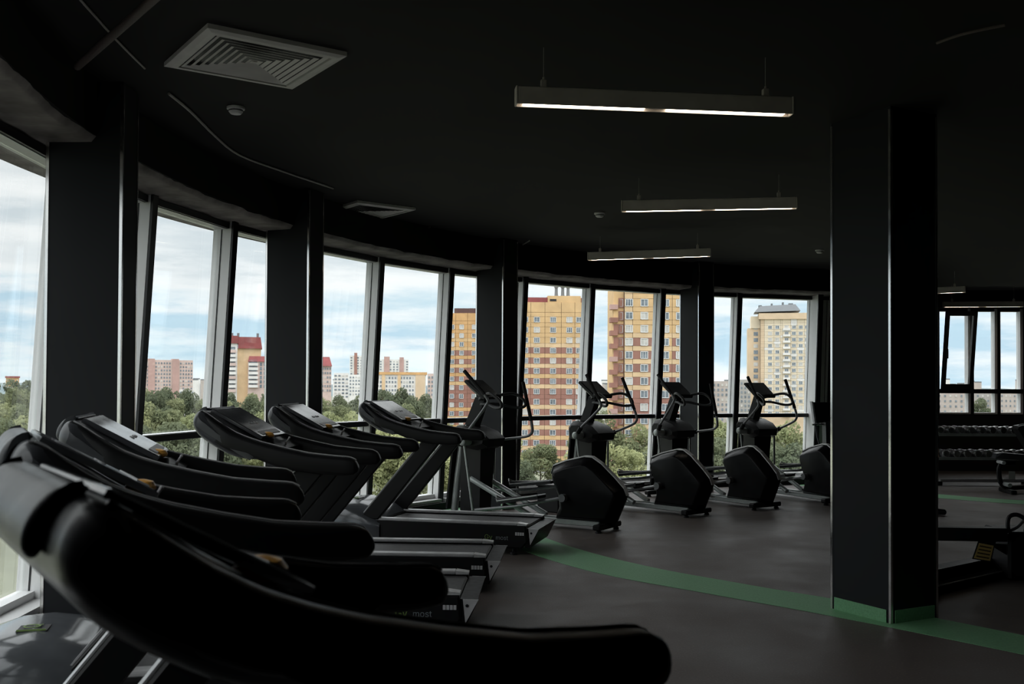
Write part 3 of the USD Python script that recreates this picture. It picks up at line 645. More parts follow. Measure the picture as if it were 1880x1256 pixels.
    for s in (-1, 1):
        (x0, z0), (x1, z1), (x2, z2) = lo[s]
        part(t, 'lower_link', tube([(x0, s * .30, z0), ((x0 + x1) / 2, s * .30, (z0 + z1) / 2), (x1, s * .30, z1)], .014, 8), 'tube_silver')
        part(t, 'pedal_arm', tube([(x1, s * .28, z1), ((x1 + x2) / 2, s * .26, (z1 + z2) / 2 - .02), (x2, s * .175, z2)], .018, 8), 'arm_grey')
        f0, f1 = .30, .78
        fx = lambda q: x1 + (x2 - x1) * q; fz = lambda q: z1 + (z2 - z1) * q
        pd = part(t, 'pedal', hull([(fx(q), s * .21 + y, fz(q) + h) for q in (f0, f1) for y in (-.085, .085) for h in (.03, .06)] + [(fx(f0) - .05, s * .21 + y, fz(f0) + .09) for y in (-.06, .06)]), 'plastic_black')
        part(pd, 'rim', tube([(fx(f1), s * .21 - .09, fz(f1) + .065), (fx(f0), s * .21 - .09, fz(f0) + .065), (fx(f0) - .07, s * .21, fz(f0) + .11), (fx(f0), s * .21 + .09, fz(f0) + .065), (fx(f1), s * .21 + .09, fz(f1) + .065)], .009, 6), 'rail_grey')
        part(t, 'crank', cat_([cyl((x2, s * .125, z2), (x2, s * .195, z2), .042, 14)]), 'arm_grey')
    for s in (-1, 1):
        part(t, 'slide_rail', tube([(-1.62, s * .14, .47), (-1.2, s * .14, .28), (-.80, s * .14, .10)], .030, 10), 'tube_silver')
    return t
tr_lab = ['black cross trainer nearest, its mast beside the farthest treadmill', 'black cross trainer second from the left, in front of the two orange towers',
          'black cross trainer third in the row, against the farthest pillar', 'black cross trainer fourth in the row, in front of the beige tower']
tr0 = {}
for k, (a_, l_) in enumerate(zip([144.4, 130.9, 121.4, 112.0], tr_lab)):
    p = pol(7.34, a_); v = (.21, 0.0)[k % 2]
    if v not in tr0: tr0[v] = make_trainer(l_, p, a_ + 183, v)
    else: dup(tr0[v], 'cross_trainer', l_, 'cross trainer', p, a_ + 183)

# an upright bike, mostly behind the pillar, only its console and bar stand out
b = thing('exercise_bike', 'exercise bike with a silver-edged upright console, right of the last cross trainer', 'exercise bike', pol(8.6, 106.7), 106.7 + 176)
part(b, 'floor_bar', cbox(-.05, .05, -.28, .28, .0, .07, .015), 'plastic_black'); part(b, 'floor_bar', cbox(1.0, 1.1, -.26, .26, 0, .07, .015), 'plastic_black')
part(b, 'frame_beam', tube([(0, 0, .07), (.35, 0, .12), (1.05, 0, .07)], .035, 10), 'tube_silver')
part(b, 'flywheel_cover', bevel_extr([(.02, .12), (-.02, .40), (.12, .62), (.42, .60), (.62, .40), (.60, .14)], -.09, .09, .02), 'plastic_gloss')
part(b, 'post', hull([(x, s * w, z) for s in (-1, 1) for x, w, z in ((.05, .06, .5), (.17, .06, .5), (.02, .05, 1.02), (.12, .05, 1.02))]), 'cover_grey')
k = part(b, 'console', hull([(x, y, z) for y in (-.17, .17) for x, z in ((.02, 1.02), (.06, 1.01), (-.06, 1.30), (-.02, 1.30))]), 'plastic_black')
for sd in (-1, 1): part(k, 'console_edge', hull([(x, sd * .178 + y, z) for y in (-.012, .012) for x, z in ((.012, 1.005), (.068, 1.0), (-.072, 1.31), (-.015, 1.31))]), 'print_grey')
part(b, 'handlebar', tube([(.02, -.20, .98), (.05, 0, .99), (.02, .20, .98)], .014, 8), 'chrome'); part(b, 'handlebar', tube([(.03, -.16, .98), (.15, -.2, .82), (.30, -.22, .62)], .012, 8), 'frame_black')
part(b, 'seat_post', tube([(.72, 0, .3), (.82, 0, .86)], .025, 10) if False else cyl((.72, 0, .1), (.82, 0, .86), .025), 'tube_silver')
part(b, 'saddle', hull([(x, y, z) for x, y, z in ((.68, -.04, .87), (.68, .04, .87), (.96, -.12, .88), (.96, .12, .88), (.70, -.03, .93), (.70, .03, .93), (.95, -.10, .96), (.95, .10, .96))]), 'grip_foam')
for s in (-1, 1):
    pd = part(b, 'crank_arm', cyl((.36, s * .11, .34), (.36 + s * .12, s * .12, .34 - s * .12), .014, 8), 'chrome'); part(pd, 'pedal', cbox(.31 + s * .12, .41 + s * .12, min(s * .13, s * .22), max(s * .13, s * .22), .33 - s * .12, .355 - s * .12, .006), 'frame_black')

q = at(990, 888, 0.0)
b = thing('step_box', 'low black box on the floor behind the first cross trainer, by the glass', 'box', pol(8.75, 136.6), 137.2)
part(b, 'body', cbox(-.17, .17, -.24, .24, 0, .30, .012), 'wall_black'); part(b, 'lid', cbox(-.18, .18, -.25, .25, .301, .33, .01), 'plastic_black')

# ------------------------------------------------------------------ right side: weight bench, dumbbells
def frame_pts(px, py, z): return at(px, py, z)
# low weight machine cut by the right edge
A = at(1700, 1096, 0.0)
w = thing('weight_machine', 'low black weight machine with a yellow placard, right of the pillar', 'weight machine', (A[0], A[1], 0))
def loc(p): return np.array(p, float) - np.array([A[0], A[1], 0])
d39 = np.array([math.cos(math.radians(39)), math.sin(math.radians(39)), 0]); n39 = np.array([-d39[1], d39[0], 0])
def beam39(o, L0, L1, y0, y1, z0, z1): return hull([o + d39 * a + n39 * b + np.array([0, 0, z]) for a in (L0, L1) for b in (y0, y1) for z in (z0, z1)])
z3 = np.zeros(3)
part(w, 'floor_beam', beam39(z3, -.35, 2.2, 0, .12, 0, .055), 'plastic_black'); part(w, 'floor_beam', beam39(z3, -.35, 2.2, .14, .26, 0, .13), 'plastic_black')
part(w, 'edge_strip', tube([z3 + d39 * -.3 + np.array([0, 0, .056]), z3 + d39 * .9 + np.array([0, 0, .056]), z3 + d39 * 2.1 + np.array([0, 0, .056])], .005, 6), 'rail_grey')
YB = 8.10
P0_, P1_ = loc(atY(1655, 978, YB + .1)), loc(atY(1846, 981, YB - .05))
dB = (P1_ - P0_) / np.linalg.norm(P1_ - P0_); nB = np.array([-dB[1], dB[0], 0])
part(w, 'main_beam', hull([p + nB * a + np.array([0, 0, z]) for p in (P0_, P1_) for a in (-.05, .05) for z in (-.052, .052)]), 'plastic_black')
part(w, 'beam_leg', hull([P0_ + dB * q + nB * a + np.array([0, 0, z]) for q in (.0, .08) for a in (-.04, .04) for z in (-.05,)] + [np.append((P0_ + dB * q + nB * a)[:2], 0) for q in (.0, .08) for a in (-.04, .04)]), 'plastic_black')
b0, b1 = loc(atY(1852, 977, YB - .06)), loc(atY(1925, 977, YB - .06))
part(w, 'weight_block', cbox(b0[0], b1[0], b0[1], b0[1] + .45, 0, b0[2], .02), 'plastic_black')
part(w, 'strut', hull([loc(atY(px, py, YB + o)) for px, py in ((1826, 998), (1856, 1000), (1826, 1006), (1856, 1024)) for o in (-.02, .04)]), 'plastic_black')
part(w, 'bracket', hull([loc(atY(px, py, YB - .09 + o)) for px, py in ((1791, 985), (1832, 986), (1826, 1003), (1796, 996)) for o in (0, .02)]), 'plastic_black')
C4 = [np.array(loc(atY(px, py, YB - .10))) for px, py in ((1795, 995), (1826, 1001), (1819, 1032), (1784, 1026))]
def quad(u, v): return (C4[0] * (1 - u) + C4[1] * u) * (1 - v) + (C4[3] * (1 - u) + C4[2] * u) * v
oy = lambda k: np.array([0, -k, 0])
pl = part(w, 'placard', hull([quad(u, v) + oy(k) for u in (0, 1) for v in (0, 1) for k in (0, .006)]), 'frame_black')
part(pl, 'placard_face', hull([quad(u, v) + oy(k) for u in (.07, .93) for v in (.04, .94) for k in (.0062, .0075)]), 'placard_yellow')
part(pl, 'placard_print', cat_([hull([quad(u, v + dv) + oy(k) for u in (.16, .84) for dv in (0, .08) for k in (.0077, .0085)]) for v in (.16, .36, .56, .76)]), 'placard_print')
hp_ = [loc(atY(px, py, YB - .04)) for px, py in ((1852, 978), (1850, 962), (1853, 949), (1866, 945), (1880, 952), (1884, 966), (1882, 978))]
part(w, 'grab_handle', tube(hp_, .017, 8, sub=3), 'frame_black')
part(w, 'grab_handle', tube([loc(atY(px, py, YB - .04)) for px, py in ((1853, 975), (1868, 968), (1880, 955))], .012, 8, sub=3), 'arm_grey')

# dumbbell rack with two tiers
RX0, RX1, RY = 6.62, 9.3, 16.25
rk = thing('dumbbell_rack', 'long two-tier black rack under the far windows, full of dumbbells', 'dumbbell rack', (RX0, RY, 0))
LR = RX1 - RX0
for x in (.04, LR - .04):
    part(rk, 'end_frame', cat_([cbox(x - .04, x + .04, -.32, .32, 0, .06, .01), hull([(x - .03, -.05, .05), (x + .03, -.05, .05), (x - .03, .05, .05), (x + .03, .05, .05), (x - .03, .16, .88), (x + .03, .16, .88), (x - .03, .26, .88), (x + .03, .26, .88)])]), 'plastic_black')
tiers = [(-.12, .44), (.10, .80)]
for y, z in tiers:
    part(rk, 'tray', hull([(x, y + a, z + b) for x in (0, LR) for a, b in ((-.17, -.02), (.17, -.02), (-.17, -.045), (.17, -.045))]), 'plastic_black')
    part(rk, 'tray_lip', hull([(x, y + a, z + b) for x in (0, LR) for a, b in ((-.190, -.045), (-.172, -.045), (-.190, .0), (-.172, .0))]), 'tube_silver')
part(rk, 'floor_bar', cbox(0.05, LR - .05, -.30, -.24, .05, .10, .01), 'rail_grey')
def dumbbell(label, loc):
    t = thing('dumbbell', label, 'dumbbell', loc, 0, None)
    for s in (-1, 1):
        a = s * .105
        hd = part(t, 'head', moved(lathe([(.030, -.052), (.058, -.050), (.064, -.040), (.064, .040), (.058, .050), (.030, .052)], 18), (0, a, 0), rx=90), 'dumbbell_metal')
        part(hd, 'face_plate', moved(lathe([(.044, -.003), (.047, 0), (.044, .003)], 18), (0, a + s * .054, 0), rx=90), 'chrome')
    part(t, 'handle', cyl((0, -.055, 0), (0, .055, 0), .016, 10), 'chrome')
    return t
ORD = 'first second third fourth fifth sixth seventh eighth ninth tenth eleventh twelfth thirteenth fourteenth fifteenth sixteenth seventeenth eighteenth nineteenth twentieth'.split()
db0 = None
for ti, (y, z) in enumerate(tiers):
    row = ('lower', 'upper')[ti]
    for k in range(15):
        x = RX0 + .15 + k * .166
        loc = (x, RY + y - .01, z + .047)
        lab = f'round-headed metal dumbbell on the {row} tier of the far rack, {ORD[k]} from its left end'
        g = f'dumbbells on the {row} tier'
        if db0 is None: db0 = dumbbell(lab, loc); tag(db0, group=g)
        else: dup(db0, 'dumbbell', lab, 'dumbbell', loc, 0, g)

# adjustable bench in front of the rack, cut by the right edge
bp = at(1850, 905, 0.0)
b = thing('weight_bench', 'padded weight bench with roller pads at the right edge, before the rack', 'weight bench', (bp[0], bp[1], 0), -8)
part(b, 'floor_bar', cbox(-.04, .04, -.28, .28, .0, .06, .012), 'plastic_black'); part(b, 'floor_bar', cbox(1.15, 1.23, -.3, .3, 0, .06, .012), 'plastic_black')
part(b, 'spine', tube([(0, 0, .06), (-.10, 0, .16), (-.10, 0, .40), (.1, 0, .42)], .035, 8, sub=4), 'plastic_black')
part(b, 'spine', tube([(0, 0, .07), (.6, 0, .12), (1.2, 0, .07)], .035, 8), 'plastic_black')
part(b, 'spine', cyl((.75, 0, .12), (.62, 0, .45), .03), 'plastic_black')
part(b, 'seat_pad', hull([(x, s * w, z) for s in (-1, 1) for x, w, z in ((-.20, .10, .50), (.35, .15, .47), (-.17, .08, .57), (.33, .13, .55), (-.10, .12, .585))]), 'cover_grey')
part(b, 'back_pad', hull([(x, s * w, z) for s in (-1, 1) for x, w, z in ((.36, .15, .48), (.46, .15, .44), (.12, .15, .97), (.20, .15, .99), (.10, .13, .93)) ] + [(1.0, s * .15, .97) for s in (-1, 1)] + [(1.0, s * .15, .88) for s in (-1, 1)]), 'plastic_black')
part(b, 'back_pad_edge', tube([(.10, -.15, .985), (.16, -.155, 1.0), (.6, -.155, .99), (1.0, -.155, .975)], .012, 6), 'rail_grey')
part(b, 'roller_pad', cat_([cyl((-.13, -.26, .45), (-.13, .0, .45), .026, 12)]), 'print_grey'); part(b, 'roller_pad', cyl((-.05, -.26, .13), (-.05, .0, .13), .03, 12), 'tube_silver')
part(b, 'tag', cbox(.0, .09, -.045, -.040, .20, .32, .004), 'tag_white')
part(b, 'stretcher_bar', cyl((.12, -.2, .16), (.7, -.2, .16), .022, 10), 'chrome')

# ------------------------------------------------------------------ the person half hidden by the pillar
def skin_body(joints, bones, edge=.03):
    man = None
    def ball(c, r): return m3.Manifold.sphere(r, 20).translate(list(map(float, c)))
    for a, bq in bones:
        h = m3.Manifold.batch_hull([ball(*joints[a]), ball(*joints[bq])]); man = h if man is None else man + h
    me = man.refine_to_length(edge).to_mesh(); tm = trimesh.Trimesh(me.vert_properties[:, :3], me.tri_verts, process=True)
    trimesh.smoothing.filter_taubin(tm, iterations=10); return tm
pp = np.array([4.98, 12.3, 0.0])
pe_ = thing('person', 'person in dark clothes standing behind the free-standing pillar, facing right', 'person', pp, 0)
J = {}
def j(n, x, y, z, r): J[n] = ((x, y, z), r)
# local frame: faces +x, y to its left
j('pelvis', 0, 0, .93, .115); j('hipl', 0, .085, .90, .10); j('hipr', 0, -.085, .90, .10); j('waist', .0, 0, 1.07, .11); j('chest', .01, 0, 1.27, .125)
j('shl', 0, .16, 1.385, .062); j('shr', 0, -.16, 1.385, .062); j('neck', .0, 0, 1.45, .058); j('neck2', .015, 0, 1.51, .052)
j('skull', .012, 0, 1.60, .083); j('brow', .032, 0, 1.61, .072); j('jaw', .058, 0, 1.515, .036); j('chin', .074, 0, 1.50, .022); j('nose', .100, 0, 1.565, .012); j('nose2', .084, 0, 1.60, .013)
for s, n in ((1, 'l'), (-1, 'r')):
    j('knee' + n, .02, s * .095, .49, .060); j('ank' + n, -.02, s * .10, .09, .042); j('heel' + n, -.05, s * .10, .04, .036); j('toe' + n, .15, s * .115, .03, .028)
    j('elb' + n, -.05, s * .235, 1.12, .044); j('wri' + n, -.02, s * .25, .87, .029); j('palm' + n, .0, s * .248, .80, .026); j('ear' + n, .0, s * .083, 1.565, .016); j('ear2' + n, .005, s * .086, 1.545, .010)
B = [('pelvis', 'waist'), ('hipl', 'hipr'), ('waist', 'chest'), ('chest', 'shl'), ('chest', 'shr'), ('shl', 'shr'), ('chest', 'neck'), ('neck', 'neck2'), ('neck2', 'skull'), ('skull', 'brow'), ('brow', 'jaw'), ('jaw', 'chin'), ('skull', 'jaw'), ('nose', 'nose2'), ('pelvis', 'hipl'), ('pelvis', 'hipr')]
for n in 'lr':
    B += [('hip' + n, 'knee' + n), ('knee' + n, 'ank' + n), ('ank' + n, 'heel' + n), ('heel' + n, 'toe' + n), ('sh' + n, 'elb' + n), ('elb' + n, 'wri' + n), ('wri' + n, 'palm' + n), ('ear' + n, 'ear2' + n)]
    s = 1 if n == 'l' else -1
    for k, (dx, ln) in enumerate(((.022, .085), (.008, .095), (-.007, .088), (-.020, .070))):      # four fingers, slightly curled
        b0 = np.array([.003 + dx, s * .248, .785]); 
        for q_, (o_, r_) in enumerate((((0, 0, 0), .0095), ((.006, -s * .004, -ln * .5), .0088), ((.020, -s * .012, -ln), .0075))): j(f'f{n}{k}{q_}', *(b0 + np.array(o_)), r_)
        B += [(f'f{n}{k}0', f'f{n}{k}1'), (f'f{n}{k}1', f'f{n}{k}2')]
    for q_, (o_, r_) in enumerate((((.010, s * .240, .82), .012), ((.040, s * .226, .79), .0105), ((.050, s * .220, .755), .009))): j(f't{n}{q_}', *o_, r_)
    B += [(f't{n}0', f't{n}1'), (f't{n}1', f't{n}2')]
bodym = skin_body(J, B, .022)
part(pe_, 'body', bodym, 'skin', smooth=60)
def grown(keys_bones, g):
    J2 = {k: (c, r + g) for k, (c, r) in J.items()}; return skin_body(J2, keys_bones, .03)
shirt = [('pelvis', 'waist'), ('waist', 'chest'), ('chest', 'shl'), ('chest', 'shr'), ('shl', 'shr'), ('chest', 'neck')] + [('sh' + n, 'elb' + n) for n in 'lr'] + [('elb' + n, 'wri' + n) for n in 'lr']
part(pe_, 'shirt', grown(shirt, .016), 'cloth_black', smooth=60)
part(pe_, 'trousers', grown([('pelvis', 'hipl'), ('pelvis', 'hipr')] + [(a + n, c + n) for n in 'lr' for a, c in (('hip', 'knee'), ('knee', 'ank'))], .013), 'cloth_black', smooth=60)
part(pe_, 'shoe', cat_([grown([('heell', 'toel')], .008), grown([('heelr', 'toer')], .008)]).apply_translation((0, 0, .008)), 'frame_black', smooth=60)
hairm = (m3.Manifold.sphere(.098, 40).scale([1.08, .98, 1.05]).translate([.002, 0, 1.613])) - m3.Manifold.cube([.3, .4, .3]).translate([.062, -.2, 1.36]) - m3.Manifold.cube([.2, .4, .12]).translate([.0, -.2, 1.44])
hm = hairm.refine_to_length(.02).to_mesh(); part(pe_, 'hair', trimesh.Trimesh(hm.vert_properties[:, :3], hm.tri_verts), 'hair', smooth=50)
for s in (-1, 1): part(pe_, 'eye', sph((.093, s * .031, 1.588), .011, 2), 'detector_white')
part(pe_, 'mouth', cbox(.088, .094, -.022, .022, 1.528, 1.534, .002), 'plaster_rose')

# ------------------------------------------------------------------ outside: ground, hills, buildings, trees
GZ = -22.0
n = 48; a = np.linspace(0, 2 * PI, n, endpoint=False)
struct('ground', lathe([(60, GZ - 1), (60, GZ), (400, GZ), (4200, GZ), (4200, GZ - 1)], 64), 'soil', smooth=False)
def ridge(d0, d1, dist, h0, h1, seed, name, m):
    R = []
    for q in np.linspace(d0, d1, 160):
        ar = math.radians(q); hh = h0 + (h1 - h0) * (1.0 if name == 'far_hills' else min(max((q - 108) / 36, 0), 1.15)) * meshkit.fbm(np.array([q * .35, seed, 0]), 4, seed) + 5 * meshkit.noise(np.array([q * 6.0, seed, 2]), seed)
        R.append([(dist * math.cos(ar), dist * math.sin(ar), GZ), ((dist + 30) * math.cos(ar), (dist + 30) * math.sin(ar), hh - 3), ((dist + 80) * math.cos(ar), (dist + 80) * math.sin(ar), hh), ((dist + 600) * math.cos(ar), (dist + 600) * math.sin(ar), hh + 3), ((dist + 620) * math.cos(ar), (dist + 620) * math.sin(ar), GZ)])
    return struct(name, rings(R), m)
ridge(50, 124, 2300, -7, 4, 4, 'far_hills', 'far_wood')
ridge(112, 178, 1900, -4, 22, 9, 'wooded_ridge', 'far_wood')

def facing(px, Z):
    """base point and the yaw that turns a front towards the camera"""
    p = atY(px, 700, Z); return (p[0], p[1], GZ), -math.degrees(math.atan2(p[0], p[1]))
def zrow(py, px, Z):
    return atY(px, py, Z)[2] - GZ
def window_part(parent, x, z, w, h, y=0.0, pane=True, bars=1, curtain=False, name='window'):
    if not pane:
        return part(parent, name, box(x - w / 2, x + w / 2, y - .10, y + .05, z - h / 2, z + h / 2), 'pane_curtain' if curtain else 'pane_dark', smooth=False)
    f = .14
    fr = [box(x - w / 2, x + w / 2, y - .16, y, z + h / 2 - f, z + h / 2), box(x - w / 2, x + w / 2, y - .16, y, z - h / 2, z - h / 2 + f), box(x - w / 2, x - w / 2 + f, y - .16, y, z - h / 2, z + h / 2), box(x + w / 2 - f, x + w / 2, y - .16, y, z - h / 2, z + h / 2)]
    for k in range(bars): xx = x - w / 2 + w * (k + 1) / (bars + 1); fr.append(box(xx - .05, xx + .05, y - .16, y, z - h / 2, z + h / 2))
    o = part(parent, name, cat_(fr), 'window_white', smooth=False)
    part(o, 'pane', box(x - w / 2 + .02, x + w / 2 - .02, y - .08, y - .02, z - h / 2 + .02, z + h / 2 - .02), 'pane_curtain' if curtain else 'pane_dark', smooth=False)
    return o
def panel_tower(label, pxc, Z, yaw, cols, zs, pitch, top, depth, rowcol, wcols, ww, wh, core='joint_dark', name='tower_block', base=0.0, seed=1):
    """cols: panel edges in metres from the middle; zs: window-centre heights above the ground, from the top; rowcol(k, c) -> (window-band material, spandrel material); wcols: {column: window offset}"""
    r = random.Random(seed)
    loc, fy = facing(pxc, Z); t = thing(name, label, 'apartment tower', loc, fy + yaw)
    x0, x1 = cols[0], cols[-1]
    part(t, 'core', box(x0 + .1, x1 - .1, .12, depth, 0, top - .1), core, smooth=False)
    g = .05
    for k, z in enumerate(zs):
        for c in range(len(cols) - 1):
            a, bb = cols[c] + g, cols[c + 1] - g
            mw, ms = rowcol(k, c)
            part(t, 'wall_panel', box(a, bb, 0, .3, z - wh / 2 - .05, z + wh / 2 + .05), mw, smooth=False)
            part(t, 'spandrel_panel', box(a, bb, -.04, .3, z + wh / 2 + .1, z + pitch - wh / 2 - .1), ms, smooth=False)
            if c in wcols: window_part(t, (a + bb) / 2 + wcols[c], z, ww, wh, 0, True, r.choice((1, 1, 2)), r.random() < .22)
    zt = zs[0] + pitch - wh / 2 - .1
    for c in range(len(cols) - 1):
        part(t, 'attic_panel', box(cols[c] + g, cols[c + 1] - g, 0, .3, zt + .1, top), rowcol(0, c)[1], smooth=False)
    part(t, 'plinth_wall', box(x0, x1, 0, .3, 0, zs[-1] - wh / 2 - .1), rowcol(len(zs) - 1, 0)[1], smooth=False)
    return t
Y_, YP, RD, OC = 'plaster_yellow', 'plaster_yellow_pale', 'plaster_red', 'plaster_ochre'
# the middle orange tower
Z = 295.0; S = Z / F
pc = 1008; colsH = [(p - pc) * S for p in (946, 974, 1000, 1030, 1055, 1068)]
zsH = [zrow(587 + 18.85 * k, pc, Z) for k in range(15)]
def rcH(k, c):
    if k < 3: return (Y_, Y_)
    if k == 8: return (RD, RD)
    if k == 14: return (Y_, Y_)
    return (RD, YP if k % 2 else Y_)
tw = panel_tower('tall orange and brick-red panel tower with three chimneys, middle of the three orange towers', pc, Z, 4, colsH, zsH, 18.85 * S, zrow(555, pc, Z), 16, rcH, {0: .6, 1: -.3, 2: 0, 3: .4, 4: .2}, 1.75, 1.6, seed=3)
zt = zrow(555, pc, Z)
part(tw, 'roof_band', box((962 - pc) * S, (1005 - pc) * S, .5, 9, zt, zrow(546, pc, Z)), 'roof_red', smooth=False)
part(tw, 'roof_band', box((1066 - pc) * S, (1075 - pc) * S, 1.0, 12, 10, zrow(546, pc, Z)), RD, smooth=False)
part(tw, 'attic_block', box((1005 - pc) * S, (1066 - pc) * S, .2, 9, zt, zrow(543, pc, Z)), Y_, smooth=False)
part(tw, 'attic_vent', box((1009 - pc) * S, (1021 - pc) * S, .12, .25, zrow(553, pc, Z), zrow(549, pc, Z)), 'frame_black', smooth=False)
for q in (1022, 1034, 1044):
    zb, z1 = zrow(543, pc, Z), zrow(524, pc, Z); x = (q - pc) * S
    part(tw, 'chimney', lathe([(.75, zb), (.5, zb + .4), (.42, z1 - .5), (.6, z1 - .4), (.6, z1)], 10).apply_translation((x, 3, 0)), 'roof_grey')
for k in range(5, 14, 2):
    part(tw, 'balcony', box((1067 - pc) * S, (1075 - pc) * S, -.3, 3.0, zsH[k] - 1.3, zsH[k] - .2), 'plaster_rose', smooth=False)
# the right-hand orange tower, nearest
Z = 231.0; S = Z / F; pc = 1205
colsI = [(p - pc) * S for p in (1146, 1161, 1199, 1234, 1262, 1290)]
zsI = [zrow(556 + 24.0 * k, pc, Z) for k in range(13)]
def rcI(k, c):
    if c == 0: return (YP, YP)
    if k < 3: return (Y_, Y_)
    if k in (8, 9): return (RD, RD)
    return (RD if c in (1, 3) or k > 4 else Y_, YP)
tw = panel_tower('tall orange panel tower with brick-red bands, right of the chimneyed one and nearest', pc, Z, 10, colsI, zsI, 24.0 * S, zrow(530, pc, Z), 15, rcI, {0: .1, 1: .3, 2: .6, 3: 0, 4: 0}, 1.75, 1.7, seed=5)
xl = colsI[0]
part(tw, 'corner_block', box(xl - 2.3, xl, 1.2, 12, 0, zrow(527, pc, Z)), Y_, smooth=False)
part(tw, 'attic_block', box(xl + .5, colsI[-1] - 1, .4, 12, zrow(530, pc, Z), zrow(527, pc, Z)), Y_, smooth=False)
for k, z in enumerate(zsI):
    window_part(tw, xl - .65, z, .9, 1.7, 1.18, True, 0, k % 2 == 0)
    part(tw, 'side_panel', box(xl - 1.25, xl, 1.02, 1.15, z - 1.1, z + 1.1), RD, smooth=False)
    part(tw, 'balcony', box(xl - 3.1, xl - 1.4, .6, 3.2, z - 1.5, z - .4), RD if k % 4 else 'plaster_rose', smooth=False)
    part(tw, 'side_panel', box(xl - 2.32, xl - 1.3, 1.02, 1.15, z - 1.1, z + 1.1), RD if k > 1 else Y_, smooth=False)
# the left-hand orange tower
Z = 349.0; S = Z / F; pc = 858
colsG = [(p - pc) * S for p in (820, 836, 858, 882, 900)]
zsG = [zrow(600.5 + 15.9 * k, pc, Z) for k in range(14)]
def rcG(k, c):
    if k < 2: return (OC, OC) if c else (OC, OC)
    if k == 2: return (OC, Y_)
    if k in (8, 9): return (RD, RD)
    return (RD, Y_ if k % 2 else OC)
tw = panel_tower('orange panel tower with brick-red bands, leftmost of the three, cut by a pillar', pc, Z, -6, colsG, zsG, 15.9 * S, zrow(575, pc, Z), 15, rcG, {0: .3, 1: 0, 2: 0, 3: 0}, 1.5, 1.6, seed=8)
part(tw, 'roof_band', box((833 - pc) * S, (900 - pc) * S, .3, 10, zrow(575, pc, Z), zrow(566, pc, Z)), 'roof_dark', smooth=False)
for k in range(3, 14): part(tw, 'balcony', box((872 - pc) * S, (882 - pc) * S, -.9, 0, zsG[k] - 1.4, zsG[k] - .5), 'plaster_ochre', smooth=False)

# the beige tower
Z = 490.0; S = Z / F; pc = 1428
zsJ = [zrow(601 + 11.3 * k, pc, Z) for k in range(15)]
colsJ = [(p - pc) * S for p in (1397, 1404, 1421, 1433, 1436, 1451, 1462, 1475, 1484)]
rcJ = lambda k, c: (('plaster_tan', 'plaster_tan') if c == 0 else ('plaster_beige', 'plaster_beige' if (k + c) % 5 else 'plaster_white'))
tw = panel_tower('tall beige apartment tower under a grey mansard roof, far right of the glass front', pc, Z, 3, colsJ, zsJ, 11.3 * S, zrow(586, pc, Z), 18, rcJ, {1: .4, 2: 0, 4: 0, 5: 0, 6: 0, 7: 0}, 1.9, 1.7, seed=11)
X = lambda q: (q - pc) * S
part(tw, 'cornice', box(X(1394), X(1480), -.8, 17, zrow(586, pc, Z), zrow(575, pc, Z)), 'plaster_tan', smooth=False)
part(tw, 'mansard_roof', hull([(X(1386), -1, zrow(573, pc, Z)), (X(1468), -1, zrow(571, pc, Z)), (X(1386), 15, zrow(573, pc, Z)), (X(1468), 15, zrow(571, pc, Z)), (X(1396), 3, zrow(561, pc, Z)), (X(1460), 3, zrow(558, pc, Z)), (X(1396), 12, zrow(561, pc, Z)), (X(1460), 12, zrow(558, pc, Z))]), 'roof_grey', smooth=False)
for q, y0, w_ in ((1397, 559, 6), (1418, 556, 3), (1438, 554, 3), (1452, 556, 8)):
    part(tw, 'roof_vent', box(X(q) - w_ * S / 2, X(q) + w_ * S / 2, 4, 8, zrow(562, pc, Z), zrow(y0, pc, Z)), 'roof_grey', smooth=False)
part(tw, 'side_wing', box(X(1374), X(1397), 3, 18, 0, zrow(602, pc, Z)), 'plaster_tan', smooth=False)
part(tw, 'side_wing', box(X(1380), X(1397), 2.5, 18, zrow(602, pc, Z), zrow(580, pc, Z)), 'plaster_beige', smooth=False)
for k, z in enumerate(zsJ):
    window_part(tw, X(1389), z, 2.0, 1.8, 3.0, False, 1, k % 3 == 0)
for k, z in enumerate(zsJ):
    part(tw, 'loggia', box(X(1437), X(1450), -1.0, 0, z - 1.5, z - .5), 'plaster_white', smooth=False)

def block(label, pxl, pxr, ytop, Z, wall, rows, cols, pitch_px, y0, ww=.5, wh=.55, yaw=0, depth=14, roof=None, cat='apartment block', name='apartment_block', bands=None, seed=2, stripes=(), group=None, curt=.25):
    """a plain slab with a grid of windows"""
    pc = (pxl + pxr) / 2; S = Z / F; loc, fy = facing(pc, Z); t = thing(name, label, cat, loc, fy + yaw, group); r = random.Random(seed)
    W = (pxr - pxl) * S; top = zrow(ytop, pc, Z)
    part(t, 'wall', box(-W / 2, W / 2, 0, depth, 0, top), wall, smooth=False)
    for u0, u1, m, proud, ztop in stripes:
        part(t, 'stair_tower', box(-W / 2 + W * u0, -W / 2 + W * u1, -proud, depth * .6, 0, zrow(ztop, pc, Z)), m, smooth=False)
    cw = W / cols
    for k in range(rows):
        z = zrow(y0 + pitch_px * k, pc, Z)
        if bands: part(t, 'floor_band', box(-W / 2 - .1, W / 2 + .1, -.25, .2, z - pitch_px * S * .5, z - pitch_px * S * .5 + .9), bands, smooth=False)
        for c in range(cols):
            x = -W / 2 + cw * (c + .5)
            if any(u0 - .001 < (x + W / 2) / W < u1 + .001 and pr > .3 for u0, u1, _, pr, _ in stripes): continue
            window_part(t, x, z, cw * ww, pitch_px * S * wh, -.05, False, 1, r.random() < curt)
    if roof: part(t, 'roof', box(-W / 2 - .5, W / 2 + .5, -.5, depth + .5, top, top + 1.2), roof, smooth=False)
    return t
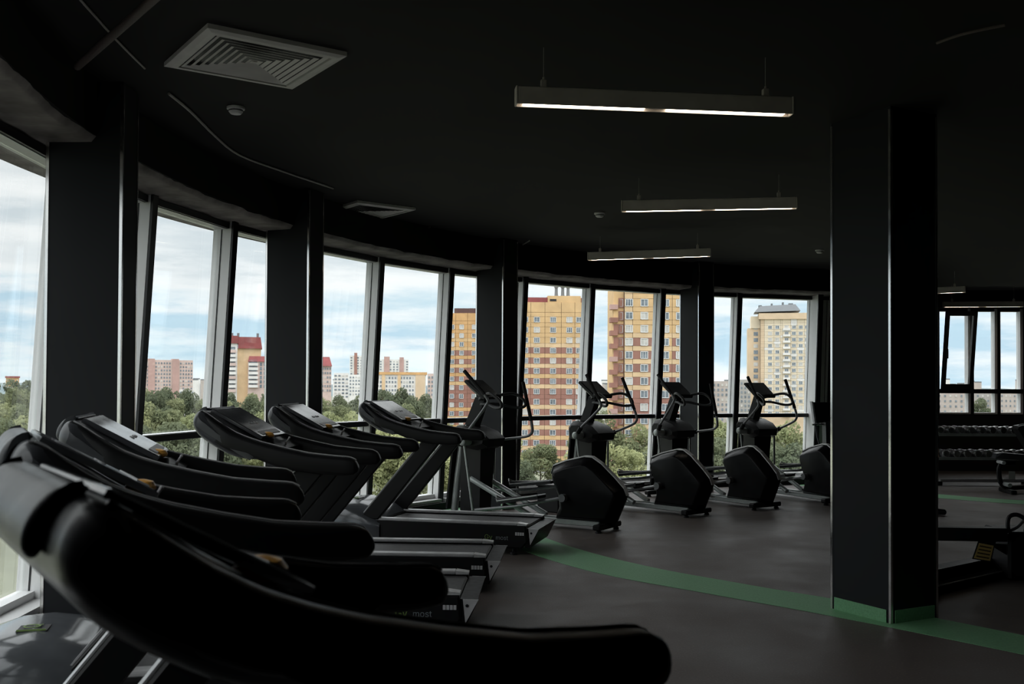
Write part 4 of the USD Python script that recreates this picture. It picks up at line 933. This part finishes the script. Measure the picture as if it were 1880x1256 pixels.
block('long pinkish ten-storey block seen through the second window bay', 256, 352, 661, 620, 'plaster_pink', 9, 20, 6.6, 667, .5, .5, 6, stripes=((.18, .30, 'plaster_rose', .6, 659), (.62, .74, 'plaster_rose', .6, 659)))
t = block('low white roofed hall at the foot of the pinkish block', 330, 356, 716, 430, 'plaster_white', 1, 5, 6, 721, .5, .5)
# the block with the big red roof
Z = 430.0; S = Z / F; pc = 455; X = lambda q: (q - pc) * S
loc, fy = facing(pc, Z); t = thing('apartment_block', 'yellow and white apartment block under a tall red roof, second window bay', 'apartment block', loc, fy)
zr = lambda y: zrow(y, pc, Z)
part(t, 'wall', box(X(436), X(478), 0, 14, 0, zr(640)), 'plaster_yellow_pale', smooth=False)
part(t, 'balcony_wing', box(X(418), X(436), -.5, 12, 0, zr(630)), 'plaster_white', smooth=False)
part(t, 'low_wing', box(X(455), X(492), -2.5, 10, 0, zr(663)), 'plaster_pink', smooth=False)
part(t, 'roof', hull([(X(x), y, zr(q)) for x, q in ((437, 640), (480, 640), (437, 619), (477, 619)) for y in (-.8, 13)]), 'roof_red', smooth=False)
part(t, 'roof', hull([(X(x), y, zr(q)) for x, q in ((419, 631), (437, 631), (421, 617), (437, 617)) for y in (-1, 13)]), 'roof_red', smooth=False)
part(t, 'roof', hull([(X(x), -3, zr(664)) for x in (455, 490)] + [(X(x), 6, zr(664)) for x in (455, 490)] + [(X(x), y, zr(654)) for x in (457, 487) for y in (-1, 5)]), 'roof_red', smooth=False)
for q in (426, 437, 472): part(t, 'chimney', box(X(q) - .5, X(q) + .5, 4, 5, zr(620), zr(611)), 'roof_grey', smooth=False)
for k in range(10):
    z = zr(645 + 8.0 * k); part(t, 'balcony', box(X(420), X(434), -1.6, -.5, z - .7, z + .4), 'plaster_white' if k % 3 else 'plaster_pink', smooth=False); window_part(t, X(427), z + 1.2, 2.4, 1.1, -.52, False)
for k in range(6):
    z = zr(669 + 8.0 * k)
    part(t, 'balcony', box(X(456), X(473), -3.4, -2.5, z - .6, z + .5), 'plaster_white', smooth=False); window_part(t, X(464), z + 1.2, 3.2, 1.1, -2.52, False)
    for q in (478, 485): window_part(t, X(q), z, .9, 1.3, -2.52, False)
t = block('pink block with a steep red gable beside the second pillar, third bay', 572, 608, 672, 520, 'plaster_pink', 6, 8, 8, 677, .55, .5, stripes=())
S = 520 / F; part(t, 'roof', hull([(-5.5, -1, 0), (5.3, -1, 0), (-5.5, 8, 0), (5.3, 8, 0), (-5, 3, 4.7), (4.0, 3, 4.7)]).apply_translation((0, 0, zrow(672, 590, 520))), 'roof_red', smooth=False)
block('white seven-storey block with dark balconies, third bay left of the mullion', 613, 640, 685, 560, 'plaster_white', 7, 4, 6.4, 690, .62, .45, 0)
block('white block partly behind the third bay mullion, beside the balcony block', 641, 672, 688, 600, 'plaster_white', 6, 6, 6.2, 693, .5, .45, 0)
block('distant white and brick twin-topped block, left of the third bay mullion', 642, 672, 653, 900, 'plaster_white', 7, 5, 4.9, 657, .5, .5, 0, stripes=((.27, .45, 'plaster_red', .8, 648),))
block('distant white and brick stepped block, right of the third bay mullion', 690, 750, 660, 900, 'plaster_white', 7, 10, 4.9, 664, .5, .5, 0, stripes=((.25, .42, 'plaster_rose', .8, 655), (.72, .85, 'plaster_rose', .8, 656), (0, .08, 'plaster_white', .9, 649)))
block('long yellow and white six-storey block, third bay behind the trees', 686, 782, 688, 480, 'plaster_white', 6, 18, 7.5, 694, .5, .5, 0, roof='plaster_ochre', stripes=((0.0, .02, Y_, .4, 686), (.16, .22, YP, .4, 684), (.46, .52, YP, .4, 684), (.80, .98, 'plaster_tan', .4, 685)))
block('pinkish block behind the trees at the right of the third bay', 785, 808, 686, 440, 'plaster_pink', 8, 4, 8, 693, .5, .5, 0)
block('grey-pink panel block left of the beige tower', 1308, 1352, 700, 420, 'panel_greypink', 8, 6, 9.0, 707, .45, .5, 0)
block('darker grey panel block at the foot of the beige tower', 1352, 1378, 697, 470, 'panel_grey', 8, 4, 8.2, 704, .45, .5, 0)
block('low pale panel block under the opening window of the far wall', 1722, 1778, 719, 520, 'panel_greypink', 5, 6, 9.6, 727, .34, .38, 0)
block('low pale panel block seen in the middle of the far windows', 1783, 1826, 720, 560, 'panel_grey', 5, 5, 9.0, 727, .34, .38, 0)
block('low pale panel block in the far windows at the right edge', 1830, 1872, 719, 540, 'panel_greypink', 5, 6, 9.2, 727, .34, .38, 0)
block('red-roofed house among trees at the left edge', 12, 34, 694, 700, 'plaster_ochre', 1, 4, 5, 698, .4, .4, 0, roof='roof_red', name='house', cat='house')
block('low green-grey pavilion in the trees at the foot of the nearest orange tower', 1088, 1116, 772, 260, 'panel_grey', 1, 4, 8, 781, .6, .5, 0, name='pavilion', cat='pavilion')
r_ = random.Random(31)
def bay_of2(px): return 'second window bay' if px < 500 else 'third window bay' if px < 880 else 'fourth window bay' if px < 1260 else 'fifth window bay' if px < 1530 else 'far windows'
sky_px = sorted([r_.uniform(356, 398) for _ in range(4)] + [r_.uniform(610, 660) for _ in range(3)] + [r_.uniform(1088, 1122) for _ in range(4)] + [r_.uniform(1312, 1352) for _ in range(3)] + [r_.uniform(1735, 1880) for _ in range(8)])
scount = {}
for px in sky_px:      # the town on the skyline
    Zq = r_.uniform(1150, 1450); wpx = r_.uniform(6, 15); yt = r_.uniform(696, 707)
    scount[bay_of2(px)] = scount.get(bay_of2(px), 0) + 1
    S = Zq / F; loc, fy = facing(px, Zq); t = thing('distant_block', f'small distant block on the skyline in the {bay_of2(px)}, {ORD[scount[bay_of2(px)] - 1]} from the left', 'distant block', loc, fy, 'town blocks on the skyline')
    top = zrow(yt, px, Zq); part(t, 'wall', box(-wpx * S / 2, wpx * S / 2, 0, 12, 0, top), r_.choice(('plaster_white', 'panel_greypink', 'panel_grey')), smooth=False)
    part(t, 'roof', box(-wpx * S / 2, wpx * S / 2, 0, 12, top, top + 1.5), 'roof_grey', smooth=False)
solo('road', hull([(atY(x, 862, 290)[0], 280 + d, GZ + z) for x, d in ((930, 0), (1500, 0), (930, 14), (1500, 14)) for z in (0, .15)]), 'asphalt', 'pale road at the foot of the orange towers', 'road', smooth=False)

# trees
def make_tree(seed, m, nblob, hgt, wid, ncard, leaf):
    r = np.random.default_rng(seed); blobs = []
    for k in range(nblob):
        aa, rr, zz = r.uniform(0, 2 * PI), wid * .42 * math.sqrt(r.uniform(0, 1)), r.uniform(.34, .86)
        blobs.append((rr * math.cos(aa) * (1.25 - .7 * abs(zz - .5)), rr * math.sin(aa) * (1.25 - .7 * abs(zz - .5)), zz * hgt, wid * r.uniform(.17, .28)))
    blobs.append((0, 0, .86 * hgt, wid * .22)); blobs.append((0, 0, .55 * hgt, wid * .36)); P = []
    B_ = np.array(blobs); k = r.integers(0, len(B_), ncard); d = r.normal(size=(ncard, 3)); d /= np.linalg.norm(d, axis=1, keepdims=True)
    rad_ = B_[k, 3] * r.uniform(.75, 1.06, ncard); c = B_[k, :3] + d * rad_[:, None] * np.array([1, 1, .85])
    nn = d + r.normal(size=(ncard, 3)) * .7; nn /= np.linalg.norm(nn, axis=1, keepdims=True)
    a = np.cross(nn, r.normal(size=(ncard, 3))); a /= np.linalg.norm(a, axis=1, keepdims=True); b = np.cross(nn, a)
    s = leaf * r.uniform(.6, 1.3, ncard)[:, None]
    V = np.stack([c - a * s, c - b * s * .55 + nn * s * .12, c + a * s, c + b * s * .55 + nn * s * .12], 1).reshape(-1, 3)
    q = np.arange(ncard)[:, None] * 4; Fa = np.vstack([q + [0, 1, 2], q + [0, 2, 3]])
    trunk = [tube([(0, 0, 0), (.1, 0, hgt * .3), (0, .1, hgt * .8)], [.28, .2, .07], 8)]
    for k in range(5): bl = B_[k]; trunk.append(tube([(0, 0, hgt * (.25 + .06 * k)), (bl[0] * .5, bl[1] * .5, (bl[2] + hgt * .3) * .52), tuple(bl[:3])], [.12, .08, .03], 6))
    return trimesh.Trimesh(V, Fa, process=False), cat_(trunk)
protos = {}
kinds = {'dark': ('leaf_dark', 'dark green'), 'mid': ('leaf_mid', 'mid green'), 'light': ('leaf_light', 'light green')}
def bay_of(px):
    if px < 90: return 'first window bay'
    if px < 500: return 'second window bay'
    if px < 880: return 'third window bay'
    if px < 1260: return 'fourth window bay'
    if px < 1530: return 'fifth window bay'
    return 'far windows'
tree_n = 0
def plant(px, Z, ytop, kind, v, lab, grp):
    global tree_n
    h = max(zrow(ytop, px, Z), 4.0); p = atY(px, 700, Z); key = (kind, v)
    sw = h / 18.0; sx = (.62 + .22 * sw) * rng.uniform(.92, 1.08)
    tree_n += 1
    if key not in protos:
        fo, tr = make_tree(hash_of(kind, v), kinds[kind][0], 16, 18.0, 11.0, 5200, .42)
        t = thing('tree', lab, 'tree', (p[0], p[1], GZ), rng.uniform(0, 360), grp, scale=(sx, sx, sw))
        part(t, 'foliage', fo, kinds[kind][0], smooth=False, kind='stuff'); part(t, 'trunk', tr, 'bark'); protos[key] = t
    else:
        dup(protos[key], 'tree', lab, 'tree', (p[0], p[1], GZ), rng.uniform(0, 360), grp, scale=(sx, sx, sw))
def hash_of(k, v): return {'dark': 100, 'mid': 200, 'light': 300}[k] + v
# height of the tree line (picture row) along the view, from which each row's crown height follows
line = np.array([(-40, 694), (30, 700), (70, 700), (250, 714), (270, 705), (330, 712), (370, 722), (405, 716), (430, 722), (490, 708), (590, 722), (640, 726), (680, 720), (700, 716), (760, 708), (790, 730), (830, 800), (870, 805), (950, 806), (985, 812), (1010, 846), (1060, 850), (1090, 752), (1120, 792), (1165, 785), (1235, 792), (1260, 800), (1312, 766), (1350, 770), (1376, 790), (1420, 768), (1450, 772), (1480, 790), (1530, 790)], float)
todo = []
for row, (Z0, drop, step, kk) in enumerate([(372, 0, 40, ('dark', 'dark', 'mid')), (312, 12, 42, ('mid', 'dark')), (248, 34, 46, ('light', 'mid')), (190, 66, 52, ('mid', 'light', 'dark'))]):
    px = -60.0
    while px < 1540:
        px += step * rng.uniform(.92, 1.12)
        yl = float(np.interp(px, line[:, 0], line[:, 1])) + drop + rng.uniform(-3, 9)
        Zt = Z0 * rng.uniform(.96, 1.04)
        if px > 810: Zt = min(Zt, 222)
        if px > 810 and row < 2: continue
        if px > 940 and yl > 868: continue
        if yl > 940: continue
        todo.append((row, px, Zt, yl - (8 if px > 810 and row == 2 else 0) - (34 if px > 810 else 0) - 4, rng.choice(kk), rng.randrange(2)))
count = {}
for row, px, Zt, yt, kd, v in todo:
    key = (row, bay_of(px)); count[key] = count.get(key, 0) + 1
    rown = ('farthest', 'second farthest', 'second nearest', 'nearest')[row]
    plant(px, Zt, yt, kd, v, f'{kinds[kd][1]} broadleaf tree, {bay_of(px)}, {ORD[count[key] - 1]} from left in {rown} row', f'trees outside the {bay_of(px)}')
plant(1800, 430, 728, 'dark', 0, 'dark rounded tree before the pale blocks in the far windows', None)
plant(1735, 640, 716, 'dark', 1, 'dark tree behind the blocks at the left of the far windows', None)
plant(1850, 640, 716, 'dark', 1, 'dark tree behind the blocks at the right of the far windows', None)
